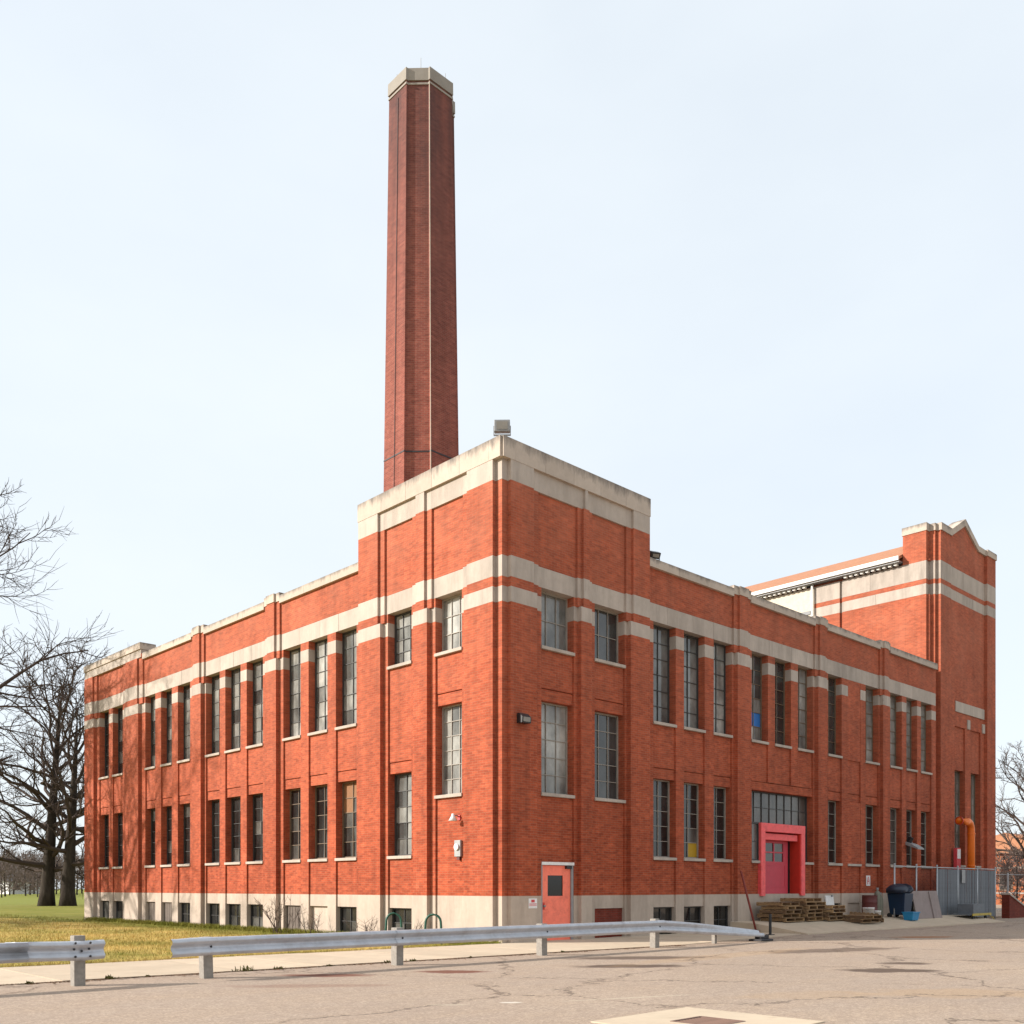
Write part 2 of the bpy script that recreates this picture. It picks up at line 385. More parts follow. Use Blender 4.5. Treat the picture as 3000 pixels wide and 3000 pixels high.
# ------------------------------------------------------------------ ground
g = MB(); n = 1
g.v = [(-700, -700, -.06), (900, -700, -.06), (900, 900, -.06), (-700, 900, -.06)]; g.f = [(0, 1, 2, 3)]
struct(g.build('ground', 'grass'))
def poly_sheet(pts, z, name, mat, thick=0):
    m = MB(); k = len(pts); m.v = [(x, y, z) for x, y in pts]; m.f = [tuple(range(k))]
    if thick:
        m.v += [(x, y, z - thick) for x, y in pts]; m.f += [(i, (i+1) % k, k + (i+1) % k, k + i) for i in range(k)]
    return m.build(name, mat)
def near_y(x):            # kerb-side edge of the sidewalk
    return -3.0 - .055 * (x + 7.4) if x < 3 else -3.57 + (x - 3) * .118
def far_y(x):             # lawn-side edge
    return .05 - .055 * x if x < -.02 else 0
struct(poly_sheet([(-90, -90), (140, -90), (140, 40), (35.5, 40), (35.5, -.02), (27, near_y(27)), (3, near_y(3)), (-90, near_y(-90))], 0.0, 'pavement', 'asphalt', .3))
sw = struct(bpy.data.objects.new('sidewalk', None)); COL.objects.link(sw)
x = -40.0
while x < 27:
    x1 = min(x + 1.55, 27.0)
    if x < 0 < x1: x1 = 0.0
    fa0, fa1 = (far_y(x), far_y(x1 - .012)) if x < -.01 else (.2, .2)
    h = .012 + rnd.random() * .010
    tilt = rnd.uniform(-.0015, .0015)
    m = MB(); q = [(x + .006, near_y(x)), (x1 - .006, near_y(x1)), (x1 - .006, fa1), (x + .006, fa0)]
    m.v = [(a, b, h + tilt * (i in (1, 2))) for i, (a, b) in enumerate(q)] + [(a, b, -.25) for a, b in q]
    m.f = [(0, 1, 2, 3)] + [(i, (i+1) % 4, 4 + (i+1) % 4, 4 + i) for i in range(4)]
    m.build('slab', 'walk', sw)
    x = x1

# concrete apron with the storm drain in the foreground
AC, AA = (-8.55, -12.55), math.radians(1.5)
dr = thing('storm_drain', 'square concrete collar with rusty iron drain grate set in worn pavement', 'drain', (*AC, 0), AA)
m = MB(); a, b = .92, .29
for bx_ in ((-a, a, -a, -b), (-a, a, b, a), (-a, -b, -b, b), (b, a, -b, b)): m.box(*bx_, -.05, .012)
m.build('collar', 'walk', dr)
m = MB(); [m.box(-b, b, s_*b - .015, s_*b + .015, -.06, .016) for s_ in (-1, 1)]; [m.box(s_*b - .015, s_*b + .015, -b, b, -.06, .0163) for s_ in (-1, 1)]
m.build('grate_frame', 'iron', dr)
bar = MB().box(-.010, .010, -b, b, -.03, .010).mesh('grate_bar', 'iron')
for i in range(11): ob('grate_bar', bar, dr, (-b + .058 * (i + .5), 0, 0))
MB().box(-b, b, -b, b, -.08, -.05).build('pit', 'black', dr)

# ------------------------------------------------------------------ factory building
B = thing('factory_building', 'two storey red brick factory with pale stone bands and a taller corner pavilion', 'building')
FL = lambda s, d, z: (d, s, z)
FR = lambda s, d, z: (s, d, z)
DK_ = .64          # how deep the facade layers reach
Z_BASE, Z_B2, Z_B2T, Z_B1, Z_B1T = 1.268, 9.15, 9.56, 9.82, 10.385
pane_mesh = {}; sill_mesh = {}
pane_budget = [290]
def window(fac, s0, s1, z0, z1, rows, cols, sash, pane, dg=.43, parent=B, sill=True, single=None, special=None, sill_mat='stone', sd=.10):
    """steel sash window: frame and bars are the window mesh, panes and sill are its children"""
    L = fac is not FR and fac(0, 1, 0)[0] != fac(0, 0, 0)[0]
    m = MB(); fw = .045; bw = .019
    m.fb(fac, s0, s0 + fw, dg - .04, dg + .05, z0, z1); m.fb(fac, s1 - fw, s1, dg - .04, dg + .05, z0, z1)
    m.fb(fac, s0 + fw, s1 - fw, dg - .04, dg + .05, z0, z0 + fw); m.fb(fac, s0 + fw, s1 - fw, dg - .04, dg + .05, z1 - fw, z1)
    w = (s1 - s0 - 2*fw) / cols; h = (z1 - z0 - 2*fw) / rows
    for c in range(1, cols): m.fb(fac, s0 + fw + w*c - bw/2, s0 + fw + w*c + bw/2, dg - .026, dg + .03, z0 + fw, z1 - fw)
    for r in range(1, rows): m.fb(fac, s0 + fw, s1 - fw, dg - .023, dg + .027, z0 + fw + h*r - bw/2, z0 + fw + h*r + bw/2)
    wo = m.build('window', sash, parent)
    if single is None: single = pane_budget[0] >= rows * cols
    if single:
        pane_budget[0] -= rows * cols
        key = (round(w, 3), round(h, 3), L)
        if key not in pane_mesh:
            q = MB()
            if L: q.box(-.003, .003, -w/2 + .004, w/2 - .004, -h/2 + .004, h/2 - .004)
            else: q.box(-w/2 + .004, w/2 - .004, -.003, .003, -h/2 + .004, h/2 - .004)
            pane_mesh[key] = q.mesh('pane', pane)
        for r in range(rows):
            for c in range(cols):
                p = fac(s0 + fw + w*(c + .5), dg + .006, z0 + fw + h*(r + .5))
                t1, t2 = rnd.gauss(0, .014), rnd.gauss(0, .014)
                o = ob('pane', pane_mesh[key], wo, p, (0, t1, t2) if L else (t1, 0, t2))
                o.data = pane_mesh[key]
                mt = pane
                if special and (r, c) in special: mt = special[(r, c)]
                o.material_slots[0].link = 'OBJECT'; o.material_slots[0].material = M[mt]
    else:
        q = MB()
        for r in range(rows):
            for c in range(cols):
                q.fb(fac, s0 + fw + w*c + .004, s0 + fw + w*(c+1) - .004, dg + .001 + rnd.random()*.006, dg + .012, z0 + fw + h*r + .004, z0 + fw + h*(r+1) - .004)
        q.build('glazing', pane, wo)
    if sill:
        MB().fb(fac, s0 - .02, s1 + .02, sd, dg + .04, z0 - .095, z0 - .003).build('sill', sill_mat, wo, bevel=.008)
    return wo

def blocks(fac, s0, s1, d0, d1, z0, z1, mat='stone', step=1.3, parent=B):
    """row of separate stones with open joints"""
    n = max(1, round((s1 - s0) / step)); e = (s1 - s0) / n
    cuts = [s0 + e*i + (rnd.uniform(-.12, .12) * e if 0 < i < n else 0) for i in range(n + 1)]
    for i in range(n):
        j = rnd.uniform(0, .005)
        MB().fb(fac, cuts[i] + (.006 if i else 0), cuts[i+1] - (.006 if i < n-1 else 0), d0 + j, d1, z0 + .003, z1 - .003).build('stone_block', mat, parent)

def pilaster(fac, br, ba, a, b, ztop, m1=.12, m2=.25, cap=None, left=True, right=True):
    """stepped brick pier; below the second band one step, above it two"""
    l1 = a + (m1 if left else 0); r1 = b - (m1 if right else 0); l2 = a + (m2 if left else 0); r2 = b - (m2 if right else 0)
    ba.fb(fac, a, b, .14, DK_, 0 - .3, Z_BASE); ba.fb(fac, l1, r1, 0, .14, -.3, Z_BASE)
    br.fb(fac, a, b, .14, DK_, Z_BASE, Z_B2); br.fb(fac, l1, r1, 0, .14, Z_BASE, Z_B2)
    MB().fb(fac, a, b, .14, DK_, Z_B2, Z_B2T).fb(fac, l1, r1, -.002, .14, Z_B2, Z_B2T).build('stone_block', 'stone', B)
    for z0, z1, st in ((Z_B2T, Z_B1, 0), (Z_B1, Z_B1T, 1), (Z_B1T, ztop, 0)):
        q = MB() if st else br
        q.fb(fac, a, b, .075, DK_, z0, z1); q.fb(fac, l2, r2, -.002 * st, .075, z0, z1)
        if st: q.build('stone_block', 'stone', B)
    if cap:
        zc = cap
        q = MB().fb(fac, a - .03, b + .03, .045, DK_ + .05, ztop, zc - .001); q.fb(fac, l2 - .02, r2 + .02, -.03, .045, ztop, zc - .002); q.build('coping_stone', 'cap', B)

def bay(fac, br, ba, a, b, wins, ztop, upper, lower, base=True, lint=.32, capz=None, skip=()):
    """recessed bay: mullion piers between window columns, sunk spandrel panels under the sills"""
    edges = [a] + [e for w in wins for e in w] + [b]
    for i in range(0, len(edges), 2):                       # solid strips
        s0, s1 = edges[i], edges[i+1]
        if s1 - s0 < .005: continue
        ba.fb(fac, s0, s1, .14, DK_, -.3, Z_BASE); br.fb(fac, s0, s1, .14, DK_, Z_BASE, Z_B2)
        MB().fb(fac, s0, s1, .137, DK_, Z_B2, Z_B2T).build('stone_block', 'stone', B)
        br.fb(fac, s0, s1, .14, DK_, Z_B2T, Z_B1)
    for i, (s0, s1) in enumerate(wins):
        cur = Z_BASE
        ops = sorted([o for o in (lower[i] if lower else None, upper[i] if upper else None) if o])
        for (z0, z1) in ops + [(Z_B1, None)]:
            if z0 > cur + .01:
                zl = z0 - .10 if z1 is not None else z0
                lo = cur
                if cur > Z_BASE + .01 and zl - cur > .8:    # header course over the opening below
                    br.fb(fac, s0, s1, .205, DK_, cur, cur + lint); br.fb(fac, s0, s1, .25, DK_, cur + lint, cur + lint + .03); lo = cur + lint + .03
                br.fb(fac, s0, s1, .195, DK_, lo, zl)
                if z1 is not None: br.fb(fac, s0, s1, .26, DK_, zl, z0)
            if z1 is None: break
            cur = z1
        if i not in skip and base:
            ba.fb(fac, s0, s1, .19, DK_, .88, Z_BASE)
        elif i not in skip: ba.fb(fac, s0, s1, .19, DK_, -.3, Z_BASE)
    blocks(fac, a, b, .14, DK_, Z_B1, Z_B1T)
    br.fb(fac, a, b, .14, DK_, Z_B1T, ztop)
    if capz:
        n = max(1, round((b - a) / 1.6)); e = (b - a) / n
        for i in range(n):
            MB().fb(fac, a + e*i + .03*(i == 0) + .005, a + e*(i+1) - .03*(i == n-1) - .005, .035, DK_ + .05, capz[0], capz[1] + rnd.uniform(-.004, .004)).build('coping_stone', 'cap', B)

def shL(v, d): return round(v + d * (v + 18.918) / 17.604, 3)
def shR(v, d): return round(v + d * (v + 17.604) / 18.918, 3)
def wl(ws): return [(shL(a, .14), shL(b, .14)) for a, b in ws]
def wr(ws): return [(shR(a, .14), shR(b, .14)) for a, b in ws]
eL = lambda v: shL(v, .09)
eR = lambda v: shR(v, .09)
br = MB(); ba = MB()
# --- sunlit facade, corner pavilion
ZP = 12.40
def pav_bay(fac, br, ba, a, b, w, lower):
    bay(fac, br, ba, a, b, [w], ZP, [(8.22, Z_B1)], [lower], base=False)
PL = [(.36, eL(1.56)), (eL(2.94), eL(3.83)), (eL(5.21), 6.61)]
pilaster(FL, br, ba, *PL[0], ZP, left=False); pilaster(FL, br, ba, *PL[1], ZP); pilaster(FL, br, ba, *PL[2], ZP, right=False)
(P1, P2) = wl([(1.62, 2.78), (3.885, 5.05)])
bay(FL, br, ba, PL[0][1], PL[1][0], [P1], ZP, [(8.22, Z_B1)], [(4.14, 6.71)], base=False)
bay(FL, br, ba, PL[1][1], PL[2][0], [P2], ZP, [(8.22, Z_B1)], [(2.455, 4.95)], base=True)
window(FL, *P1, 8.22, Z_B1, 3, 3, 'sash_white', 'pane_milky'); window(FL, *P1, 4.14, 6.71, 6, 3, 'sash_white', 'pane_milky')
window(FL, *P2, 8.22, Z_B1, 4, 3, 'sash_dark', 'pane_milky'); window(FL, *P2, 2.455, 4.95, 5, 2, 'sash_dark', 'pane_mixed')
window(FL, *P2, -.02, .88, 2, 2, 'sash_dark', 'pane_dark', dg=.34, sill=False)
# --- sunlit facade, long wing
WC = wl([(6.70, 7.87), (8.36, 9.51), (10.01, 11.14)]); WB = wl([(12.545, 13.73), (14.19, 15.376), (15.83, 16.97)])
WA = wl([(18.34, 19.46), (20.02, 21.06), (21.63, 22.65)]); WE = wl([(25.09, 26.25), (26.70, 27.85)])
UP, LO = (6.71, Z_B1), (2.455, 4.93)
ZW = 11.46; CZ = (ZW, 11.73)
for (a, b, ws) in ((6.61, eL(11.37), WC), (eL(12.37), eL(17.12), WB), (eL(18.13), eL(22.9), WA)):
    bay(FL, br, ba, a, b, ws, ZW, [UP]*3, [LO]*3, capz=CZ)
for (a, b) in ((eL(11.37), eL(12.37)), (eL(17.12), eL(18.13))): pilaster(FL, br, ba, a, b, 11.55, cap=11.85)
pilaster(FL, br, ba, eL(22.9), eL(25.0), 11.57, m1=.3, m2=.42); pilaster(FL, br, ba, eL(28.1), 29.76, 11.57, right=False, m1=.25, m2=.38)
bay(FL, br, ba, eL(25.0), eL(28.1), WE, 11.57, [UP]*2, [LO]*2)
blocks(FL, 23.18, 29.76, .02, DK_, 11.57, 11.92, 'stone', 1.1); blocks(FL, 23.15, 29.78, -.03, DK_ + .05, 11.92, 12.22, 'cap', 1.3)
br.fb(FL, eL(22.9), 23.18, .02, DK_, 11.57, 11.72) if eL(22.9) < 23.17 else None
pn = {'c': 'pane_milky', 'b': 'pane_mixed', 'a': 'pane_mixed', 'e': 'pane_dark'}
wood = {(r, c): 'pane_wood' for r in (3, 4) for c in (0, 1)}; wood[(3, 0)] = 'pane_dark'
for key, ws in (('c', WC), ('b', WB), ('a', WA), ('e', WE)):
    for i, w in enumerate(ws):
        window(FL, *w, *UP, 6, 2, 'sash_dark', pn[key]); window(FL, *w, *LO, 5, 2, 'sash_brown' if key == 'c' else 'sash_dark', 'pane_dark', special=wood if key == 'c' and i == 0 else None)
        if key == 'c' and i == 1:
            MB().fb(FL, w[0], w[1], .30, DK_, -.1, .88).build('infill_panel', 'base', B)
        elif key in 'ca' and i != 0 and not (key == 'a' and i == 2 and False):
            q = MB().fb(FL, w[0], w[1], .30, DK_, -.1, .88); nb = 6
            for j in range(nb): q.fb(FL, w[0] + (w[1]-w[0])*j/nb + .01, w[0] + (w[1]-w[0])*(j+1)/nb - .01, .28, .30, -.08, .86)
            q.build('louver', 'louver', B)
        else: window(FL, *w, -.06, .88, 2, 2, 'sash_dark', 'pane_dark', dg=.34, sill=False)
br.build('brick_wall', 'brick', B); ba.build('stone_base', 'base', B)

# --- shaded facade
br = MB(); ba = MB()
pilaster(FR, br, ba, .336, eR(1.36), ZP, left=False); ba0 = ba; ba = MB(); pilaster(FR, br, ba, eR(2.94), eR(3.55), ZP, m1=.08, m2=.18); pilaster(FR, br, ba, eR(5.10), 6.25, ZP, right=False)
# door bay: the doorway cuts through base and lower wall
DW = wr([(1.49, 2.80)])[0]; Q2 = wr([(3.69, 5.04)])[0]; DX = DW[0] - 1.49
ba0.fb(FR, eR(1.36), DW[0], .14, DK_, -.3, Z_BASE); ba0.build('stone_base', 'base', B)
for s0, s1 in ((eR(1.36), DW[0]), (DW[1], eR(2.94))):
    if s0 > 2: ba.fb(FR, s0, s1, .14, DK_, -.3, Z_BASE)
    br.fb(FR, s0, s1, .14, DK_, Z_BASE, Z_B2)
    MB().fb(FR, s0, s1, .137, DK_, Z_B2, Z_B2T).build('stone_block', 'stone', B); br.fb(FR, s0, s1, .14, DK_, Z_B2T, Z_B1)
br.fb(FR, *DW, .195, DK_, 2.215, 4.04); br.fb(FR, *DW, .26, DK_, 4.04, 4.14)
br.fb(FR, *DW, .205, DK_, 6.715, 7.03); br.fb(FR, *DW, .25, DK_, 7.03, 7.06); br.fb(FR, *DW, .195, DK_, 7.06, 8.12); br.fb(FR, *DW, .26, DK_, 8.12, 8.22)
blocks(FR, eR(1.36), eR(2.94), .14, DK_, Z_B1, Z_B1T); br.fb(FR, eR(1.36), eR(2.94), .14, DK_, Z_B1T, ZP)
bay(FR, br, ba, eR(3.55), eR(5.10), [Q2], ZP, [(8.22, Z_B1)], [(4.14, 6.71)], base=True)
MB().fb(FR, *Q2, .25, DK_, -.1, .88).build('infill_panel', 'brick_panel', B)
window(FR, *DW, 8.22, Z_B1, 2, 3, 'sash_white', 'pane_milky'); window(FR, *DW, 4.14, 6.715, 5, 3, 'sash_white', 'pane_milky', special={(0, 2): 'pane_wood', (1, 2): 'pane_wood'})
window(FR, *Q2, 8.22, Z_B1, 2, 3, 'sash_white', 'pane_mixed'); window(FR, *Q2, 4.14, 6.71, 5, 3, 'sash_white', 'pane_mixed')
RC = wr([(6.42, 7.56), (7.99, 9.12), (9.63, 10.69)]); RD_ = wr([(11.90, 12.95), (13.41, 14.50), (14.99, 16.07)])
RE = wr([(17.21, 18.28), (18.78, 19.83), (20.26, 21.43)]); RF = wr([(22.45, 23.54), (23.98, 25.03), (25.43, 26.52)])
bay(FR, br, ba, 6.25, eR(10.79), RC, ZW, [UP]*3, [LO]*3, capz=CZ)
for (a, b) in ((eR(10.79), eR(11.79)), (eR(16.2), eR(17.1)), (eR(21.5), eR(22.35))): pilaster(FR, br, ba, a, b, 11.55, cap=11.85)
# bay with the loading dock
a, b = eR(11.79), eR(16.2); DA, DB = RD_[0][0], RD_[2][1]
edges = [a] + [e for w in RD_ for e in w] + [b]
for i in range(0, len(edges), 2):
    s0, s1 = edges[i], edges[i+1]
    z0 = 5.27 if i in (2, 4) else Z_BASE
    br.fb(FR, s0, s1, .14, DK_, z0, Z_B2); MB().fb(FR, s0, s1, .137, DK_, Z_B2, Z_B2T).build('stone_block', 'stone', B); br.fb(FR, s0, s1, .14, DK_, Z_B2T, Z_B1)
for w in RD_: br.fb(FR, *w, .195, DK_, 5.27, 6.61); br.fb(FR, *w, .26, DK_, 6.61, 6.71)
br.fb(FR, DA, DB, .17, DK_, 4.95, 5.24); br.fb(FR, DA, DB, .24, DK_, 5.24, 5.27)
br.fb(FR, DA, 12.62, .195, DK_, Z_BASE, 2.36); br.fb(FR, 15.60, DB, .195, DK_, Z_BASE, 2.36)
ba.fb(FR, a, b, .14, DK_, -.3, Z_BASE)
blocks(FR, a, b, .14, DK_, Z_B1, Z_B1T); br.fb(FR, a, b, .14, DK_, Z_B1T, ZW)
for i in range(3): MB().fb(FR, a + (b-a)/3*i + .01, a + (b-a)/3*(i+1) - .01, .035, DK_ + .05, *CZ).build('coping_stone', 'cap', B)
bay(FR, br, ba, eR(17.1), eR(21.5), RE, ZW, [UP]*3, [LO]*3, capz=CZ); bay(FR, br, ba, eR(22.35), 27.3, RF, ZW, [UP]*3, [LO]*3, capz=CZ)
blue = {(1, 0): 'pane_blue', (1, 1): 'pane_blue', (0, 0): 'pane_white'}
yel = {(0, 1): 'pane_yellow'}
for key, ws in (('c', RC), ('d', RD_), ('e', RE), ('f', RF)):
    for i, w in enumerate(ws):
        if key == 'e' and i == 1:
            [MB().fb(FR, *w, .15, DK_, a_, b_).build('brick_infill', 'brick', B) for a_, b_ in ((UP[0] - .1, UP[1]), LO)]
            MB().fb(FR, w[0] - .02, w[1] + .02, .10, .3, LO[0] - .095, LO[0] - .003).build('sill', 'stone', B)
        else:
            window(FR, *w, *UP, 6, 2, 'sash_dark' if key == 'c' else 'sash_brown', 'pane_milky' if key == 'c' else 'pane_mixed', special=blue if key == 'd' and i == 0 else None, single=True if key == 'd' and i == 0 else None)
            if key != 'd': window(FR, *w, *LO, 5, 2, 'sash_white', 'pane_dark', special=yel if key == 'c' and i == 1 else None, single=True if key == 'c' and i == 1 else None)
        if key != 'd':
            if key == 'e' and i == 1: MB().fb(FR, *w, .24, DK_, -.1, .88).build('infill_panel', 'base', B)
            else: window(FR, *w, -.06, .88, 2, 2, 'sash_dark', 'pane_dark', dg=.34, sill=False)
br.build('brick_wall', 'brick', B); ba.build('stone_base', 'base', B)
# notched corner of the pavilion
MB().box(.13, .55, .13, .55, -.3, Z_BASE).build('stone_base', 'base', B)
q = MB()
for z0, z1, mt in ((Z_BASE, Z_B2, 0), (Z_B2, Z_B2T, 1), (Z_B2T, Z_B1, 0), (Z_B1, Z_B1T, 1), (Z_B1T, ZP, 0)):
    if mt: MB().box(.128, .55, .128, .55, z0, z1).build('stone_block', 'stone', B)
    else: q.box(.13, .55, .13, .55, z0, z1)
q.build('corner_pier', 'brick', B)
# frieze and parapet of the pavilion
MB().box(.12, .5, .12, .5, ZP, 12.95).build('stone_block', 'stone', B)
for fac, L_ in ((FL, [(.36, eL(1.56), 0), (eL(1.56), eL(2.94), 1), (eL(2.94), eL(3.83), 0), (eL(3.83), eL(5.21), 1), (eL(5.21), 6.61, 0)]), (FR, [(.336, eR(1.36), 0), (eR(1.36), eR(2.94), 1), (eR(2.94), eR(3.55), 0), (eR(3.55), eR(5.10), 1), (eR(5.10), 6.25, 0)])):
    for a, b, bayq in L_:
        q = MB()
        if bayq: q.fb(fac, a, b, .075, DK_, ZP, 12.95)
        else:
            first = a < .4; last = b > 6
            q.fb(fac, a, b, .073, DK_, ZP + .002, 12.95); q.fb(fac, a + (0 if first else .25), b - (0 if last else .25), -.002, .073, ZP, 12.95)
        q.build('stone_block', 'stone', B)
    end = L_[-1][1]
    n = 5; e = (end - .5) / n
    for i in range(n): MB().fb(fac, .5 + e*i + .005, .5 + e*(i+1) - .005 + (.03 if i == n-1 else 0), -.012, .5, 12.95, 13.5).build('coping_stone', 'cap', B)
MB().box(-.012, .5, .06, .5, 12.95, 13.5).box(.06, .5, -.012, .06, 12.95, 13.499).build('coping_stone', 'cap', B)
# solid cores, back walls and roofs behind the facade layers
q = MB(); q.box(.6, 6.25, .6, 6.61, 0, 13.0)
q.box(.6, 13, 6.61, 29.72, 0, 11.15); q.box(6.25, 27.3, .6, 13, 0, 11.15)
q.build('inner_wall', 'brick', B)
q = MB(); q.box(.5, 12.9, 6.65, 29.6, 11.15, 11.19); q.box(12.9, 27.3, .55, 12.9, 11.15, 11.19); q.box(6.3, 12.9, .55, 6.65, 11.15, 11.19); q.build('flat_roof', 'roofing', B)
q = MB(); q.box(5.9, 6.28, .5, 6.64, 13.0, 13.5); q.box(.5, 5.9, 6.25, 6.64, 13.0, 13.5); q.build('coping_stone', 'cap', B)
# --- steel door in the corner pavilion
d = MB().fb(FR, DW[0], DW[1], .12, .30, 2.13, 2.213); d.build('door_lintel', 'white', B)
MB().fb(FR, DW[0], DW[0] + .06, .155, .30, -.02, 2.13).build('door_jamb', 'greymetal', B); MB().fb(FR, DW[1] - .09, DW[1], .155, .30, -.02, 2.13).build('door_jamb', 'greymetal', B)
MB().fb(FR, DW[0], DW[1], .26, .64, -.02, 2.13).build('door_back', 'black', B)
q = MB(); x0, x1 = DW[0] + .06, DW[1] - .09
q.fb(FR, x0, x1, .20, .26, 0, 1.26); q.fb(FR, x0, x1, .20, .26, 1.84, 2.12); q.fb(FR, x0, 1.80 + DX, .20, .26, 1.26, 1.84); q.fb(FR, 2.42 + DX, x1, .20, .26, 1.26, 1.84)
dr_ = q.build('door', 'coral', B); dr_['label'] = 'coral red steel door with a small black window'
MB().fb(FR, 1.80 + DX, 2.42 + DX, .225, .24, 1.26, 1.84).build('pane', 'glass_black', dr_)
MB().tube([(1.63 + DX, .20, .98), (1.63 + DX, .13, .98)], .03, 10).build('handle', 'greymetal', dr_, smooth=True)
MB().fb(FR, 1.585 + DX, 1.675 + DX, .192, .20, .88, 1.08).build('handle_plate', 'deepred', dr_)
MB().fb(FR, 2.5 + DX, 2.72 + DX, .12, .2, 2.03, 2.11).build('door_closer', 'black', dr_)
# --- loading dock
D = [(12.61, 12.88), (15.34, 15.61)]
for a_, b_ in D: MB().fb(FR, a_, b_, .06, .62, 1.20, 3.50).build('portal_post', 'pink', B)
po = MB().fb(FR, D[0][0], D[1][1], .055, .62, 3.50, 3.80).build('dock_portal', 'pink', B); po['label'] = 'pinkish red painted header over the loading dock'
MB().fb(FR, D[0][1], D[1][0] - .12, .16, .40, 3.22, 3.44).build('door_housing', 'pink', po)
MB().fb(FR, D[1][0] - .05, D[1][0] - .001, .10, .6, 1.25, 3.5).build('jamb_lining', 'deepred', po)
q = MB(); q.fb(FR, 12.79, 14.98, .42, .49, 1.27, 2.45); q.fb(FR, 12.79, 14.98, .42, .49, 3.12, 3.5)
for a_, b_ in ((12.79, 13.40), (14.0, 14.06), (14.66, 14.98)): q.fb(FR, a_, b_, .42, .49, 2.45, 3.12)
q.fb(FR, 13.40, 14.0, .425, .485, 2.76, 2.81); q.fb(FR, 14.06, 14.66, .425, .485, 2.76, 2.81)
dd = q.build('dock_door', 'crimson', B); dd['label'] = 'crimson dock door with four small dark panes'
for x0 in (13.40, 14.06):
    for z0 in (2.45, 2.81): MB().fb(FR, x0, x0 + .60, .45, .46, z0, z0 + .31).build('pane', 'pane_dark', dd)
for z in (1.5, 2.3): MB().fb(FR, 13.2, 14.8, .41, .42, z, z + .05).build('rail', 'crimson', dd)
for x0 in (13.2, 14.75): MB().fb(FR, x0, x0 + .05, .41, .42, 1.55, 2.3).build('stile', 'crimson', dd)
MB().fb(FR, 14.98, D[1][0] - .05, .52, .6, 1.27, 3.5).build('door_gap', 'black', B)
window(FR, DA, DB, 3.80, 4.95, 2, 8, 'sash_dark', 'pane_dark', single=False, sill=False)
window(FR, DA, 12.605, 2.455, 3.80, 2, 1, 'sash_dark', 'pane_dark', single=False, dg=.2); window(FR, 15.615, DB, 2.455, 3.80, 2, 1, 'sash_dark', 'pane_dark', single=False)

# ------------------------------------------------------------------ gabled tower wing
T = thing('gabled_brick_wing', 'tall gabled brick wing with double stone bands at the far end of factory', 'building', (0, 0, 0))
TX = 27.3
FT = lambda s, d, z: (s, d, z)
FS = lambda s, d, z: (TX + d, s, z)
q = MB(); bs = MB()
q.box(TX + .12, 34.0, .48, 24, 1.3, 15.06); bs.box(TX + .14, 33.98, .5, 24, -.3, 1.3)
q.box(TX + .12, 34.0, .48, 24, 16.62, 16.7)
def trow(fac, a, b, d0, d1, st):
    for z0, z1, k in ((1.3, 15.06, 0), (15.06, 15.55, 1), (15.55, 15.77, 0), (15.77, 16.62, 1), (16.62, 18.0, 0)):
        if k == 0: q.fb(fac, a, b, d0, d1, z0, min(z1, st))
        else: blocks(fac, a, b, d0 - .004, d1, z0, z1, 'stone', 1.5, T)
    bs.fb(fac, a, b, d0, d1, -.3, 1.3)
trow(FT, 27.75, 28.9, .10, .5, 18.0)        # left pier of the front
trow(FT, 33.0, 34.08, .0, .5, 18.0)         # right pier
# recessed centre with two tall windows
TW = [(29.40, 30.62), (31.30, 32.50)]
for a, b in ((28.9, TW[0][0]), (TW[0][1], TW[1][0]), (TW[1][1], 33.0)):
    q.fb(FT, a, b, .14, .5, 1.3, 9.15); bs.fb(FT, a, b, .14, .5, -.3, 1.3)
for w in TW:
    q.fb(FT, *w, .20, .5, 1.3, 2.46); q.fb(FT, *w, .26, .5, 2.46, 2.56); bs.fb(FT, *w, .2, .5, -.3, 1.3); q.fb(FT, *w, .21, .5, 7.09, 9.15)
q.fb(FT, 28.9, 33.0, .14, .5, 9.15, 9.84); q.fb(FT, 28.9, 29.45, .14, .5, 9.84, 10.34); q.fb(FT, 32.9, 33.0, .14, .5, 9.84, 10.34); q.fb(FT, 28.9, 33.0, .14, .5, 10.34, 15.06)
MB().fb(FT, 29.45, 32.9, .10, .5, 9.842, 10.338).build('stone_plaque', 'stone', T)
for s0 in (30.84, 32.66): MB().fb(FT, s0, s0 + .30, .09, .14, 9.15, 9.60).build('stone_block', 'stone', T)
for z0, z1, k in ((15.06, 15.55, 1), (15.55, 15.77, 0), (15.77, 16.62, 1)):
    if k: blocks(FT, 28.9, 33.0, .137, .5, z0, z1, 'stone', 1.4, T)
    else: q.fb(FT, 28.9, 33.0, .14, .5, z0, z1)
for w in TW: window(FT, *w, 2.56, 7.09, 9, 3, 'sash_brown', 'pane_mixed', parent=T, single=False)
# stepped gable parapet
gp = [(28.9, 16.62), (33.0, 16.62), (33.0, 18.0), (32.1, 18.02), (30.5, 18.86), (28.95, 18.02), (28.9, 18.02)]
MB().prism([(x, z) for x, z in gp], 'y', .14, .64).build('gable_wall', 'brick', T)
cp = [(28.86, 18.03), (28.95, 18.03), (30.5, 18.87), (32.1, 18.03), (33.0, 18.01), (33.0, 18.28), (32.15, 18.30), (30.5, 19.20), (28.92, 18.32), (28.86, 18.32)]
MB().prism(cp, 'y', .06, .70).build('gable_coping', 'cap', T)
MB().fb(FT, 27.72, 28.93, .04, .58, 18.0, 18.34).build('coping_stone', 'cap', T); MB().fb(FT, 32.97, 34.12, -.05, .58, 18.0, 18.30).build('coping_stone', 'cap', T)
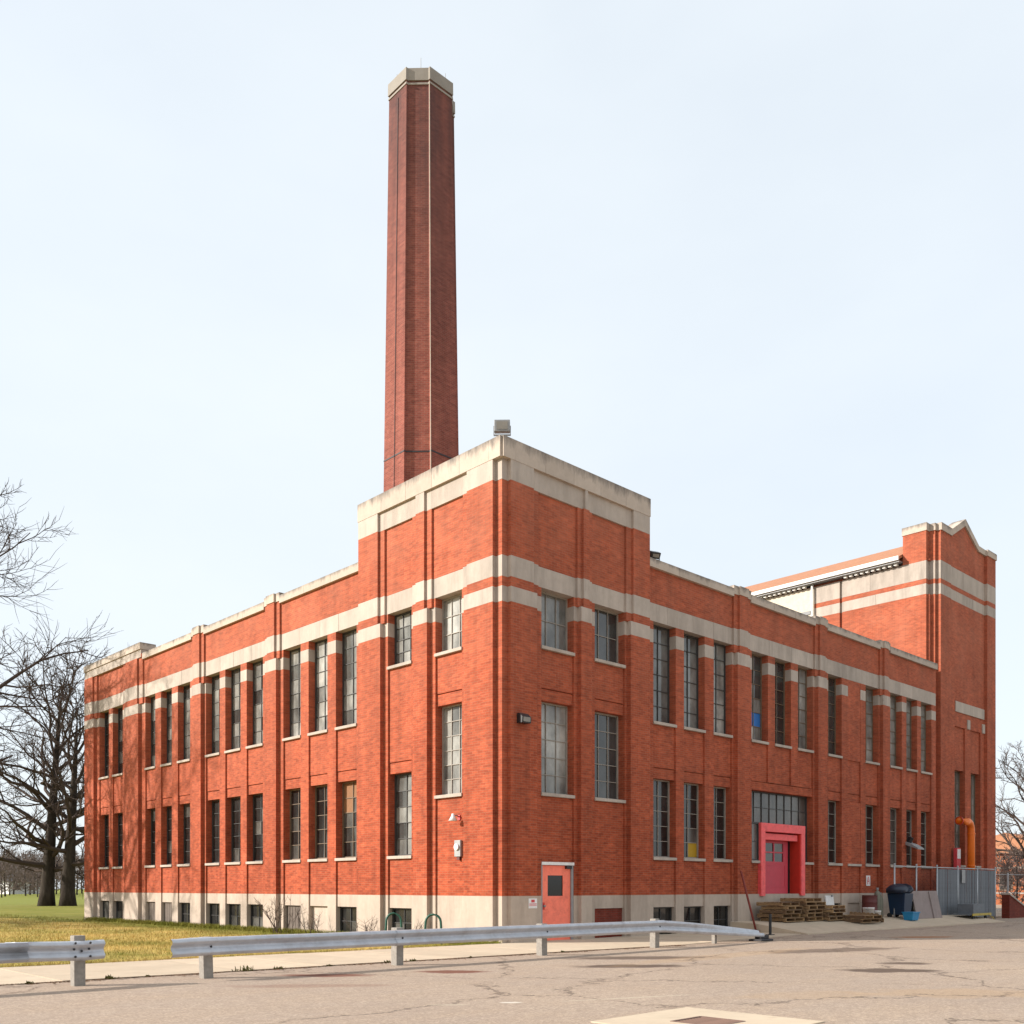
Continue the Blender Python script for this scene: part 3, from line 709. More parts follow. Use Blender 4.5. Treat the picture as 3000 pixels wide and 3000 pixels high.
# notched corner and the side shoulder
q.box(TX + .30, 27.75, .30, .6, 1.3, 15.06)
for z0, z1, k in ((15.06, 15.55, 1), (15.55, 15.77, 0), (15.77, 16.62, 1), (16.62, 18.0, 0)):
    if k: MB().box(TX + .297, 27.75, .297, .6, z0, z1).build('stone_block', 'stone', T)
    else: q.box(TX + .30, 27.75, .30, .6, z0, z1)
bs.box(TX + .3, 27.75, .3, .6, -.3, 1.3); MB().box(TX + .27, 27.72, .27, .62, 18.0, 18.33).build('coping_stone', 'cap', T)
trow(FS, .58, 1.68, 0, .6, 18.0); MB().fb(FS, .55, 1.72, -.03, .64, 18.0, 18.36).build('coping_stone', 'cap', T)
q.fb(FS, 1.68, 4.72, 0, .6, 1.3, 15.06); q.fb(FS, 4.72, 4.86, .10, .6, 1.3, 15.06); q.fb(FS, 4.86, 24, 0, .6, 1.3, 15.06)
for z0, z1, k in ((15.06, 15.55, 1), (15.55, 15.77, 0), (15.77, 16.62, 1)):
    for a, b, d0 in ((1.68, 4.72, 0), (4.72, 4.86, .1), (4.86, 6.25, 0)):
        if k: blocks(FS, a, b, d0 - .004, .6, z0, z1, 'stone', 1.5, T)
        else: q.fb(FS, a, b, d0, .6, z0, z1)
MB().fb(FS, 6.25, 24, .02, .6, 15.06, 16.62).build('clerestory_panel', 'cream', T)
MB().fb(FS, 6.45, 9.0, -.02, .02, 15.30, 15.48).build('vent_slot', 'black', T)
q.build('brick_wall', 'brick', T); bs.build('stone_base', 'base', T)
# roof, eaves, brackets, gutter, downpipe
rz = lambda x: 17.02 + (x - 26.95) * (18.62 - 17.02) / (30.65 - 26.95)
MB().prism([(26.95, 17.0), (30.65, 18.72), (34.35, 17.0), (34.35, 16.86), (30.65, 18.56), (26.95, 16.86)], 'y', 1.70, 24.2).build('roof', 'roof_tile', T)
MB().prism([(TX + .12, 16.7), (34.0, 16.7), (34.0, 17.0), (30.65, 18.44), (TX + .12, 17.0)], 'y', 1.72, 24).build('attic_wall', 'brick', T)
MB().fb(FS, 1.70, 24.1, -.36, .1, 16.74, 16.80).build('soffit', 'greymetal', T)
MB().box(26.84, 26.945, 1.69, 24.2, 16.80, 17.0).build('gutter', 'gutter', T, bevel=.02)
bk = MB().box(-.10, .10, -.07, .07, -.05, .05).mesh('bracket', 'gutter')
y = 1.95
while y < 12:
    if not 4.6 < y < 6.5: ob('bracket', bk, T, (TX - .12, y, 16.69))
    y += .28
MB().box(TX - .02, TX + .0, 1.75, 4.7, 16.66, 16.735).box(TX - .02, TX, 6.45, 12, 16.66, 16.735).build('eave_dark_strip', 'black', T)  # black strips under the eaves, behind the brackets
MB().tube([(TX - .12, 6.28, 16.75), (TX - .12, 6.28, 11.2)], .065, 10).build('downpipe', 'gutter', T, smooth=True)

# ------------------------------------------------------------------ smokestack
K = thing('smokestack', 'tall tapering octagonal brick smokestack with pale capped top rising behind parapet', 'smokestack', (5.515, 10.39, 0))
def stack_ring(z, sc, grow=0):
    s1, ch, rec = .54, .605, .09
    pts = []
    for k in range(4):
        c, s_ = [(1, 0), (0, 1), (-1, 0), (0, -1)][k]
        A = s1 + ch
        for (t, o) in ((-s1, A - rec), (-s1, A), (s1, A), (s1, A - rec)):
            px, py = o + grow, t * (1 + grow / s1 * .5)
            pts.append(((px*c - py*s_) * sc, (px*s_ + py*c) * sc, z))
    return pts
def stack_part(name, zs, mat, grow=0):
    me = bpy.data.meshes.new(name); v = []; f = []; uvs = []
    sc = lambda z: 1 + (30.9 - z) * .0113
    for z in zs: v += stack_ring(z, sc(z), grow)
    nn = 16
    per = [0]; p0 = stack_ring(0, 1.2)
    for j in range(nn): a, b = Vector(p0[j]), Vector(p0[(j+1) % nn]); per.append(per[-1] + (b - a).length)
    for k in range(len(zs) - 1):
        for j in range(nn):
            f.append((k*nn + j, k*nn + (j+1) % nn, (k+1)*nn + (j+1) % nn, (k+1)*nn + j))
            uvs += [(per[j], zs[k]), (per[j+1], zs[k]), (per[j+1], zs[k+1]), (per[j], zs[k+1])]
    e = (len(zs)-1)*nn; f.append(tuple(e + j for j in range(nn))); uvs += [(0, 0)]*nn
    if grow: f.append(tuple(range(nn))[::-1]); uvs += [(0, 0)]*nn
    me.from_pydata(v, [], f); ul = me.uv_layers.new(name='UVMap')
    for i, u in enumerate(uvs): ul.data[i].uv = u
    me.materials.append(M[mat]); return ob(name, me, K)
stack_part('shaft', [0, 10, 20, 31.27], 'brick_stack'); stack_part('cap', [31.28, 31.36, 31.73], 'stack_cap', .045)
stack_part('drip_course', [31.13, 31.2], 'stack_cap', .03)
stack_part('ring_course', [17.5, 17.55], 'bolt', .012)
e0 = Vector((-.54, -1.145, 0)); ssc = lambda z: 1 + (30.9 - z) * .0113
MB().tube([(e0.x * ssc(z) - .02, e0.y * ssc(z) - .015, z) for z in (11, 20, 31.2)], .013, 6).build('sunlit_edge_line', 'cream', K)  # cream line along the rib edge, painting in its sunlit return
MB().tube([(-1.165 * ssc(z), -.05, z) for z in (11, 20, 30.9)], .012, 6).build('lightning_cable', 'bolt', K)
for a, b in ((-.6, -.7), (.5, -.8), (-.8, .5)): MB().tube([(a, b, 31.6), (a, b, 32.3)], .010, 5).build('lightning_rod', 'greymetal', K)

# ------------------------------------------------------------------ fixtures on the building
def floodlight(label, loc, rz, w=.46, h=.30, dp=.20, tilt=-.25, mat='greymetal'):
    t = thing('floodlight', label, 'light', loc, rz)
    q = MB(); q.box(-w/2, w/2, -dp/2, dp/2, -h/2, h/2); o = q.build('housing', mat, t, loc=(0, 0, h*.75), bevel=.015); o.rotation_euler = (tilt, 0, 0)
    q = MB(); q.box(-w/2 + .06, w/2 - .06, -dp/2 - .012, -dp/2 - .001, -h/2 + .05, h/2 - .05); l_ = q.build('lens', 'lens', t, loc=(0, 0, h*.75)); l_.rotation_euler = (tilt, 0, 0)
    q = MB(); [q.box(s_*(w/2 + .012) - .01, s_*(w/2 + .012) + .01, -.02, .02, .0, h*.8) for s_ in (-1, 1)]; q.box(-w/2 - .02, w/2 + .02, -.02, .02, -.02, .012); q.build('yoke', 'greymetal', t)
    MB().tube([(0, 0, -.12), (0, 0, 0)], .03, 8).build('stem', 'greymetal', t); return t
floodlight('grey box floodlight standing on the top corner of the pavilion', (.22, .22, 13.62), R(-45), w=.42, h=.30, tilt=.1)
floodlight('black floodlight on the low parapet against the pavilion side', (6.75, .22, 11.79), R(-20), w=.34, h=.2, mat='black', tilt=.5)
floodlight('small dark floodlight peeking from the sunlit parapet beside the pavilion', (.75, 6.9, 11.8), R(-60), w=.24, h=.16, mat='black', tilt=.4)
def wallpack(label, loc):
    t = thing('wall_light', label, 'light', loc)
    MB().prism([(0, -.13), (0, .13), (-.10, .13), (-.22, .02), (-.20, -.13)], 'x', -.17, .17).build('housing', 'black', t)
    MB().prism([(-.205, -.10), (-.214, .02), (-.225, .02), (-.218, -.10)], 'x', -.13, .13).build('lens', 'lens', t)
    return t
w_ = wallpack('dark wall light mounted high beside the pavilion corner', (.72, 0, 6.05))
t = thing('barn_light', 'pale cone shaped barn light on the sunlit brick wall', 'light', (.195, 1.95, 3.46))
MB().tube([(0, 0, 0), (-.10, 0, .06), (-.22, 0, .04)], .018, 8).build('arm', 'greymetal', t, smooth=True)
MB().lathe([(.0, .1), (.035, .1), (.05, .03), (.13, -.10), (.115, -.10), (.03, .02)], 16, (-.24, 0, 0)).build('shade', 'white', t, smooth=True)
MB().box(-.03, 0, -.05, .05, -.07, .07).build('back_plate', 'signred', t)
t = thing('meter_box', 'small grey electric meter box on the sunlit brick wall', 'meter', (.195, 1.9, 2.60))
MB().box(-.13, 0, -.13, .13, -.24, .22).build('box', 'greymetal', t, bevel=.01)
MB().lathe([(0, .0), (.09, .0), (.09, .05), (0, .07)], 16).build('dial', 'white', t, loc=(-.13, 0, .03)).rotation_euler = (0, R(-90), 0)
MB().box(-.10, -.02, -.06, .06, -.33, -.24).build('conduit_box', 'maroon', t)
def sign(label, loc, w, h, ang=0, lines=((.1, .35, .8, .10),), rz=0):
    t = thing('warning_sign', label, 'sign', loc, rz)
    MB().box(-w/2, w/2, -.012, 0, -h/2, h/2).build('plate', 'white', t)
    q = MB()
    for (u, v, a, b) in lines: q.box(-w/2 + u*w, -w/2 + (u+a)*w, -.015, -.0122, -h/2 + v*h, -h/2 + (v+b)*h)
    q.build('print', 'signred', t); return t
sign('white sign with red print beside the coral door on stone base', (1.15, -.001, 1.065), .32, .27, lines=((.30, .60, .4, .28), (.06, .40, .88, .08), (.06, .26, .88, .05)))
sign('white sign with red letter A on shaded brick wall above bins', (20.85, .19, 1.78), .34, .42, lines=((.22, .12, .14, .45), (.64, .12, .14, .45), (.30, .40, .40, .10), (.30, .55, .14, .25), (.56, .55, .14, .25), (.42, .78, .16, .12)))
MB().tube([(.02, .33, 12.2), (.02, .33, 11.0), (.02, .33, 4)], .001, 3) if False else None
t = thing('roof_vent', 'rusty gooseneck vent pipe sticking up above the low roof', 'vent', (18.6, 1.6, 11.19))
MB().tube([(0, 0, 0), (0, 0, .62), (-.06, 0, .82), (-.2, 0, .9), (-.34, 0, .86), (-.40, 0, .70), (-.40, 0, .6)], .06, 10).build('pipe', 'maroon', t, smooth=True)
MB().lathe([(.14, 0), (.14, .04), (.06, .05)], 12).build('flange', 'greymetal', t)

# ------------------------------------------------------------------ guardrails
def wprofile(h=.30, dep=.075):
    # corrugated W section, (depth, height) front line then offset back
    f = [(-.012, .5), (-.05, .46), (-.085, .36), (-.085, .26), (-.03, .10), (-.015, 0), (-.03, -.10), (-.085, -.26), (-.085, -.36), (-.05, -.46), (-.012, -.5)]
    return [(d, z*h) for d, z in f]
def rail(name, xs, zc, y, parent, tw=None, wob=.012):
    P = wprofile(); m = MB(); n = len(P); th = .006
    for i, (xx, zz) in enumerate(zip(xs, zc)):
        a = tw[i] if tw else 0; sc = 1 + rnd.uniform(-.02, .02); dy = rnd.gauss(0, wob)
        for off in (0, th):
            for d, z in P:
                dd = d + off; ca, sa = math.cos(a), math.sin(a)
                m.v.append((xx, y + dy + dd*ca - z*sc*sa, zz + z*sc*ca + dd*sa))
    for i in range(len(xs) - 1):
        A, Bq = i*2*n, (i+1)*2*n
        for k in range(n-1):
            m.f.append((A+k, A+k+1, Bq+k+1, Bq+k)); m.f.append((A+n+k+1, A+n+k, Bq+n+k, Bq+n+k+1))
        m.f.append((A, Bq, Bq+n, A+n)); m.f.append((A+n-1, A+2*n-1, Bq+2*n-1, Bq+n-1))
    return m.build(name, 'galv', parent, smooth=True)
def posts(t, lst, bolts=True, h=.70, y=-3.74):
    for x, yy in lst:
        m = MB().box(-.085, .085, -.09, .09, -.4, h + rnd.uniform(-.03, .04)); o = m.build('post', 'post', t, loc=(x, yy, 0), bevel=.012); o.rotation_euler = (rnd.uniform(-.02, .02), rnd.uniform(-.03, .03), rnd.uniform(-.05, .05))
bm_ = MB().lathe([(0, -.022), (.012, -.02), (.019, -.008), (.019, 0)], 8).mesh('bolt', 'bolt', True)
def bolts(t, x, y, zc):
    for dx, dz in ((-.11, .115), (.11, .115), (-.11, -.09), (.11, -.09), (0, -.01), (-.11, .02), (.11, .02)):
        ob('bolt', bm_, t, (x + dx, y - (.086 if abs(dz) > .05 else .03), zc + dz), (R(-90), 0, 0))
ry = -3.86
G1 = thing('guardrail', 'short length of grey steel guardrail ending at a single bolted post', 'guardrail', (0, 0, 0))
xs = [-30 + i*.9 for i in range(20)] + [-13.2, -12.7, -12.4, -12.1, -11.80]
rail('beam', xs, [.535 + .02*math.sin(x_*1.3) for x_ in xs[:-1]] + [.55], ry + .22, G1)
posts(G1, [(-12.13, -3.52), (-15.9, -3.52), (-19.8, -3.52)], h=.74)
bolts(G1, -12.13, ry + .22, .545); bolts(G1, -15.9, ry + .22, .54)
G2 = thing('guardrail', 'long grey steel guardrail on five posts sinking to the ground near pallets', 'guardrail', (0, 0, 0))
xs = [-10.82, -10.72, -10.5, -10.15, -9.6] + [-9 + i*.6 for i in range(18)] + [1.74, 2.3, 3.0, 3.8, 4.5, 5.1, 5.6, 6.0, 6.3]
zc, tw = [], []
for x_ in xs:
    s_ = max(0, (x_ - 1.9) / 4.4); zc.append(.535 - .36 * s_ ** 1.1 + (.0 if x_ > -10.6 else -.01)); tw.append(-1.15 * max(0, (x_ - 2.6) / 3.7) ** .8 if x_ > 2.6 else 0)
rail('beam', xs, zc, ry, G2, tw)
posts(G2, [(-10.14, -3.72), (-6.22, -3.72), (-2.25, -3.72), (1.74, -3.72)])
m = MB().box(-.05, .05, -.05, .05, -.3, .30); m.build('stub_post', 'post', G2, loc=(4.3, -3.72, 0))
q = MB().box(6.0, 6.62, ry - .24, ry + .18, .0, .06).box(6.15, 6.55, ry - .14, ry + .08, .06, .17); q.build('end_shoe', 'bolt', G2, bevel=.02)
for x_ in (-6.22, -2.25, 1.74): rail('splice_plate', [x_ - .17, x_ + .17], [.535, .535], ry - .009, G2, wob=0)
for x_ in (-10.14, -6.22, -2.25, 1.74): ob('bolt', bm_, G2, (x_, ry - .03, .53), (R(-90), 0, 0))

# ------------------------------------------------------------------ dock clutter
ap = struct(MB().prism([(-.0, .34), (-1.0, .30), (-2.9, .03), (-2.9, -.2), (0, -.2)], 'x', 10.6, 27.2).build('apron', 'walk'))
apz = lambda y: .34 + .04*y if y > -1 else .30 + (y + 1) * .142
deck = MB().box(-.60, .60, -.045, .045, -.009, .009).mesh('deck_board', 'palletwood')
strg = MB().box(-.019, .019, -.5, .5, -.045, .045).mesh('stringer', 'palletwood')
def pallet(label, loc, rz, missing=()):
    t = thing('pallet', label, 'pallet', loc, rz, 'wooden pallets stacked by the dock')
    for i in range(3): ob('stringer', strg, t, (-.57 + .57*i, 0, .065))
    for i in range(7):
        if i in missing: continue
        ob('deck_board', deck, t, (rnd.uniform(-.01, .01), -.45 + .15*i, .121), (0, rnd.uniform(-.004, .004), rnd.uniform(-.01, .01)))
    for i in range(3): ob('deck_board', deck, t, (0, -.45 + .45*i, .01))
    return t
ORD = ['lowest', 'second', 'third', 'fourth', 'fifth', 'sixth']
stacks = [('stack by the leaning red pole', 12.75, -.62, 5, 'left'), ('stack straight below the red dock door', 14.10, -.70, 6, ''), ('stack between the dock stack and white board', 15.45, -.85, 4, ''), ('low stack beside the white buckets', 16.55, -1.6, 2, '')]
for nm, x_, y_, n_, _ in stacks:
    z_ = apz(y_) + .005
    for i in range(n_):
        w_ = 'topmost' if i == n_ - 1 else ORD[i]
        pallet('%s weathered wooden pallet of the %s' % (w_, nm), (x_ + rnd.uniform(-.12, .12), y_ + rnd.uniform(-.08, .08), z_ + .135*i), rnd.uniform(-.12, .12), missing=(rnd.randint(1, 5),) if rnd.random() < .4 else ())
# tilted pallet sliding off the low stack
pt = pallet('tilted wooden pallet sliding off the low stack toward the buckets', (17.35, -1.5, apz(-1.5) + .10), .3); pt.rotation_euler = (.05, .20, .25)
t = thing('white_board', 'white panel leaning on the stone base behind the pallets', 'panel', (17.25, -.12, apz(-.12)))
MB().box(-.30, .30, -.02, .02, 0, .86).build('sheet', 'white', t).rotation_euler = (R(-7), 0, 0)
MB().box(-.04, .04, -.05, .0, .80, .88).build('clip', 'greymetal', t)
def bucket(label, loc, r=.155, h=.36):
    t = thing('bucket', label, 'bucket', loc)
    MB().lathe([(0, .01), (r*.86, .01), (r, h), (r*1.05, h), (r*1.05, h - .03), (r*1.01, h - .03), (r*.87, 0), (0, 0)], 18).build('pail', 'white', t, smooth=True)
    MB().lathe([(0, h + .012), (r*1.06, h + .012), (r*1.07, h - .02)], 18).build('lid', 'white', t)
    MB().tube([(-r*1.05, 0, h - .05), (-r*.8, -r*.9, h - .16), (0, -r*1.2, h - .2), (r*.8, -r*.9, h - .16), (r*1.05, 0, h - .05)], .005, 5).build('handle', 'greymetal', t)
bucket('larger white plastic bucket beside the pallets', (18.2, -1.15, apz(-1.15)), .21, .44)
bucket('smaller white bucket between the large bucket and dark barrel', (18.75, -1.2, apz(-1.2)), .16, .32)
t = thing('barrel', 'dark maroon steel barrel under the white letter sign', 'barrel', (19.35, -.62, apz(-.62)))
MB().lathe([(0, 0), (.29, 0), (.30, .02), (.29, .05), (.29, .28), (.302, .30), (.29, .32), (.29, .58), (.302, .60), (.29, .62), (.29, .86), (.30, .88), (.28, .88), (.27, .86), (0, .86)], 22).build('drum', 'maroon', t, smooth=True)
MB().lathe([(.03, 0), (.03, .02), (0, .02)], 8).build('bung', 'greymetal', t, loc=(.15, 0, .86))
for i, (dx, nm) in enumerate(((0, 'taller'), (.27, 'shorter'))):
    t = thing('gas_cylinder', '%s olive gas cylinder between the barrel and dark bin' % nm, 'cylinder', (19.85 + dx*.9, -.7, apz(-.7)))
    hh = 1.05 if i == 0 else .85
    MB().lathe([(0, 0), (.11, 0), (.115, .02), (.115, hh - .12), (.09, hh - .04), (.04, hh), (.035, hh + .05), (0, hh + .05)], 16).build('tank', 'olive', t, smooth=True)
    MB().lathe([(.05, hh + .05), (.05, hh + .13), (0, hh + .13)], 10).build('valve', 'greymetal', t)
t = thing('wheeled_bin', 'big dark blue wheeled bin with open black lid against the fence', 'bin', (20.9, -1.15, apz(-1.15)))
q = MB(); v0 = [(-.36, -.34), (.36, -.34), (.36, .34), (-.36, .34)]
q.v = [(x_*.85, y_*.85, .12) for x_, y_ in v0] + [(x_*1.08, y_*1.08, .98) for x_, y_ in v0] + [(x_, y_, .98) for x_, y_ in v0] + [(x_*.8, y_*.8, .2) for x_, y_ in v0]
q.f = [(3, 2, 1, 0)] + [(i, (i+1) % 4, 4 + (i+1) % 4, 4 + i) for i in range(4)] + [(4+i, 4+(i+1) % 4, 8+(i+1) % 4, 8+i) for i in range(4)] + [(8+i, 8+(i+1) % 4, 12+(i+1) % 4, 12+i) for i in range(4)] + [(12, 13, 14, 15)]
q.build('tub', 'bluebin', t, bevel=.02)
q = MB(); q.tube([(-.42, .0, 1.0), (-.36, .0, 1.16), (-.1, .0, 1.30), (.2, 0, 1.30), (.42, 0, 1.14)], [.30, .34, .36, .36, .32], 10); o = q.build('lid', 'darkblue', t, smooth=True); o.scale = (1.08, 1.15, .6); o.location = (-.05, 0, .40)
for sx in (-.3, .3): MB().tube([(sx - .03, .30, .1), (sx + .03, .30, .1)], .1, 14).build('wheel', 'rubber', t)
t = thing('tote', 'small bright blue plastic tote in front of the dark bin', 'tote', (20.55, -1.75, apz(-1.75)))
q = MB(); q.v = [(-.26, -.17, 0), (.26, -.17, 0), (.26, .17, 0), (-.26, .17, 0), (-.31, -.22, .32), (.31, -.22, .32), (.31, .22, .32), (-.31, .22, .32)]
q.f = [(3, 2, 1, 0), (4, 5, 6, 7), (0, 1, 5, 4), (1, 2, 6, 5), (2, 3, 7, 6), (3, 0, 4, 7)]; q.build('tub', 'bluetote', t, bevel=.015)
MB().box(-.33, .33, -.24, .24, .31, .34).build('rim', 'bluetote', t)
t = thing('plywood_sheet', 'dull pinkish plywood sheet leaning on the fence beside the bin', 'panel', (22.75, -1.55, apz(-1.55)))
o = MB().box(-1.2, 1.2, -.012, .012, 0, 1.16).build('sheet', 'board', t); o.rotation_euler = (R(-12), 0, 0)
o = MB().box(-.03, .03, -.03, .01, -.0, 1.14).build('batten', 'board', t, loc=(.35, -.03, 0)); o.rotation_euler = (R(-12), 0, 0)
# fence
FY = -1.05
F = thing('chain_link_fence', 'chain link fence with grey privacy slats enclosing the far corner of the yard', 'fence', (0, 0, 0))
fz = .1
for x_ in (20.6, 22.6, 24.62, 26.8, 29.0, 31.15):
    MB().tube([(x_, FY, fz - .2), (x_, FY, 2.42)], .035, 8).build('post', 'chain', F, smooth=True)
    MB().lathe([(.045, 0), (.04, .04), (0, .06)], 8).build('post_cap', 'chain', F, loc=(x_, FY, 2.42))
MB().tube([(20.6, FY, 2.36), (31.15, FY, 2.36)], .022, 8).build('top_rail', 'chain', F)
q = MB(); sp = .17; x_ = 20.6
while x_ < 24.6:
    for s_ in (1, -1):
        a_, b_ = (x_, x_ + 2.2) if s_ > 0 else (x_ + 2.2, x_)
        z0_, z1_ = .12, 2.34
        a2, b2 = a_, b_
        # clip to the panel
        lo_, hi_ = 20.62, 24.6
        def cl(xx): return (xx - a_) / (b_ - a_)
        t0, t1 = 0, 1
        for lim in (lo_, hi_):
            tt = cl(lim)
            if 0 < tt < 1:
                if (b_ > a_ and lim == lo_) or (b_ < a_ and lim == hi_): t0 = max(t0, tt)
                else: t1 = min(t1, tt)
        if t1 - t0 > .02: q.tube([(a_ + (b_-a_)*t0, FY + .01*s_, z0_ + (z1_-z0_)*t0), (a_ + (b_-a_)*t1, FY + .01*s_, z0_ + (z1_-z0_)*t1)], .0022, 3, cap=False)
    x_ += sp
q.build('wire_mesh', 'bolt', F)
sl_ = MB().box(-.042, .042, -.006, .006, -1.08, 1.08).mesh('slat', 'slat')
x_ = 24.70
while x_ < 31.1:
    if min(abs(x_ - p_) for p_ in (26.8, 29.0)) > .05: ob('slat', sl_, F, (x_, FY + rnd.uniform(-.008, .008), 1.22), (0, rnd.uniform(-.004, .004), rnd.uniform(-.15, .15)))
    x_ += .088
MB().box(27.1, 27.45, FY - .07, FY - .05, 1.7, 2.3).build('notice', 'greymetal', F)
t = thing('flat_cart', 'low flat cart with yellow edge and black wheels before the slatted fence', 'cart', (26.6, -1.75, .03), .05)
MB().box(-1.15, 1.15, -.4, .4, .28, .34).build('deck', 'slat', t); MB().box(-1.18, 1.18, -.43, -.40, .25, .35).build('edge', 'yellow', t)
MB().box(-.9, .5, -.35, .3, .341, .75).build('crate', 'slat', t)
for sx in (-.8, .8):
    for sy in (-.3, .3): MB().tube([(sx, sy - .03, .12), (sx, sy + .03, .12)], .12, 14).build('wheel', 'rubber', t)
MB().tube([(.8, -.42, .3), (1.5, -.45, .06)], .02, 6).build('drawbar', 'yellow', t)
t = thing('red_pole', 'dark red pole leaning against the shaded wall left of the dock', 'pole', (10.45, -1.1, .06))
MB().tube([(0, 0, 0), (-.05, .55, 1.98)], .035, 8).build('shaft', 'redpipe', t, smooth=True); MB().box(-.09, .09, -.09, .09, -.05, .02).build('foot', 'redpipe', t)
t = thing('bollard', 'short black post beside the foot of the red pole', 'post', (9.2, -2.4, 0.01))
MB().lathe([(.045, -.2), (.045, .62), (.03, .66), (0, .67)], 10).build('shaft', 'black', t); MB().box(-.1, .1, -.1, .1, -.01, .03).build('foot', 'black', t)
t = thing('orange_duct', 'bright orange bent duct pipe rising behind the slatted fence', 'duct', (29.7, -.5, 0))
MB().tube([(0, 0, .0), (0, 0, 4.15), (-.05, 0, 4.36), (-.16, 0, 4.50), (-.34, 0, 4.57), (-.6, 0, 4.58), (-1.35, 0, 4.58)], .17, 16).build('pipe', 'orange', t, smooth=True)
for z_ in (1.0, 2.5, 4.0): MB().lathe([(.17, 0), (.19, .0), (.19, .05), (.17, .05)], 16).build('flange', 'orange', t, loc=(0, 0, z_))
o = MB().lathe([(.16, 0), (.19, 0), (.19, .06), (.17, .06)], 16).build('mouth', 'deepred', t, loc=(-1.33, 0, 4.58)); o.rotation_euler = (0, R(-90), 0)
t = thing('red_cabinet', 'small red cabinet on the wall behind the orange duct', 'cabinet', (29.15, .0, 2.2))
MB().box(-.22, .22, -.16, .0, 0, 1.15).build('case', 'signred', t, bevel=.01); MB().box(-.18, .18, -.17, -.161, .65, 1.1).build('door', 'white', t)
t = thing('window_hood', 'tilted grey exhaust hood in a lower window behind the fence', 'hood', (24.5, .0, 3.2))
MB().prism([(.3, .35), (-.15, .18), (-.42, .0), (-.42, -.05), (-.1, .08), (.3, .2)], 'x', -.30, .30).build('cowl', 'greymetal', t); MB().tube([(0, .12, .28), (0, .02, .5)], .12, 10).build('stub', 'black', t)

# bike hoops by the sunlit wall
def hoop(label, loc, rz):
    t = thing('pipe_hoop', label, 'hoop', loc, rz)
    P = [(-.24, 0, -.1), (-.22, 0, .35)] + [(-.21 * math.cos(a), 0, .55 + .21 * math.sin(a)) for a in [math.pi*i/8 for i in range(9)]] + [(.22, 0, .35), (.24, 0, -.1)]
    MB().tube(P, .034, 8).build('pipe', 'greenpipe', t, smooth=True); MB().lathe([(.09, -.02), (.09, .02), (.04, .025)], 10).build('foot', 'greenpipe', t, loc=(-.24, 0, -.04)); return t
hoop('dark green pipe hoop in front of the basement window', (-.75, 3.75, 0), R(-40)); hoop('dark green pipe hoop against the plain stone base', (-.75, 1.95, 0), R(-48))

# ------------------------------------------------------------------ trees
def make_tree(seed, h, r, limbs, spread, twig=.012, lean=(0, 0), first=.28, lv2=7, lv3=6, lv4=5):
    rg = random.Random(seed); trunk = MB(); crown = MB()
    def polyl(p, d, length, segs, wander, up):
        pts = [p.copy()]; d = d.normalized(); st = length / segs
        for i in range(segs):
            d = (d + Vector((rg.gauss(0, wander), rg.gauss(0, wander), rg.gauss(0, wander) + up))).normalized(); p = p + d*st; pts.append(p.copy())
        return pts
    def at(pts, t):
        k = t * (len(pts) - 1); i = min(int(k), len(pts) - 2); return pts[i].lerp(pts[i+1], k - i), (pts[i+1] - pts[i]).normalized()
    def side(d, ang):
        a = d.orthogonal().normalized(); a = Matrix.Rotation(rg.uniform(0, 2*math.pi), 3, d) @ a
        return (d * math.cos(ang) + a * math.sin(ang)).normalized()
    tp = polyl(Vector((0, 0, -.3)), Vector((lean[0], lean[1], 1)), h * .74, 12, .024, .06)
    rad = [r * (1.35 if i == 0 else 1.08 if i == 1 else 1) * (1 - .88 * (i / 12) ** 1.1) + .02 for i in range(13)]
    trunk.tube(tp, rad, 10)
    for i in range(limbs):
        t = first + (1 - first) * (i + rg.random()*.7) / limbs; t = min(t, .98)
        p, d = at(tp, t); az = i * 2.399 + rg.uniform(-.4, .4); el = R(8 + 52 * ((t - first) / (1 - first)) + rg.uniform(-10, 14))
        dv = Vector((math.cos(az)*math.cos(el), math.sin(az)*math.cos(el), math.sin(el)))
        tq = (t - first) / (1 - first); ln = spread * h * (.62 + .42 * math.sin(math.pi * tq ** .8)) * rg.uniform(.8, 1.2)
        r1 = max(r * (1 - .80*t) * .56, .06)
        lp = polyl(p, dv, ln, 8, .17, .045); crown.tube(lp, [r1 * (1 - .82*k/8) for k in range(9)], 6, cap=False)
        for j in range(lv2):
            t2 = .22 + .76 * (j + rg.random()) / lv2; p2, d2 = at(lp, min(t2, .99)); l2 = ln * rg.uniform(.30, .52) * (1.15 - .6*t2)
            sp = polyl(p2, side(d2, R(rg.uniform(28, 62))), l2, 5, .15, .05); r2 = max(r1 * (1 - .8*t2) * .55, twig*1.8)
            crown.tube(sp, [r2 * (1 - .7*k/5) for k in range(6)], 5, cap=False)
            for k_ in range(lv3):
                t3 = .2 + .78 * (k_ + rg.random()) / lv3; p3, d3 = at(sp, min(t3, .99)); l3 = l2 * rg.uniform(.32, .6)
                q_ = polyl(p3, side(d3, R(rg.uniform(25, 58))), l3, 3, .14, .05); r3 = max(r2 * .45, twig)
                crown.tube(q_, [r3, r3*.85, r3*.65, r3*.4], 3, cap=False)
                for m_ in range(lv4):
                    p4, d4 = at(q_, min(.15 + .84 * (m_ + rg.random()) / lv4, .99)); w4 = polyl(p4, side(d4, R(rg.uniform(22, 50))), l3 * rg.uniform(.35, .7), 2, .12, .06)
                    crown.tube(w4, [twig*.75, twig*.6, twig*.3], 3, cap=False)
    return trunk.mesh('trunk', 'bark', True, fix=False), crown.mesh('crown', 'twig', False, fix=False)
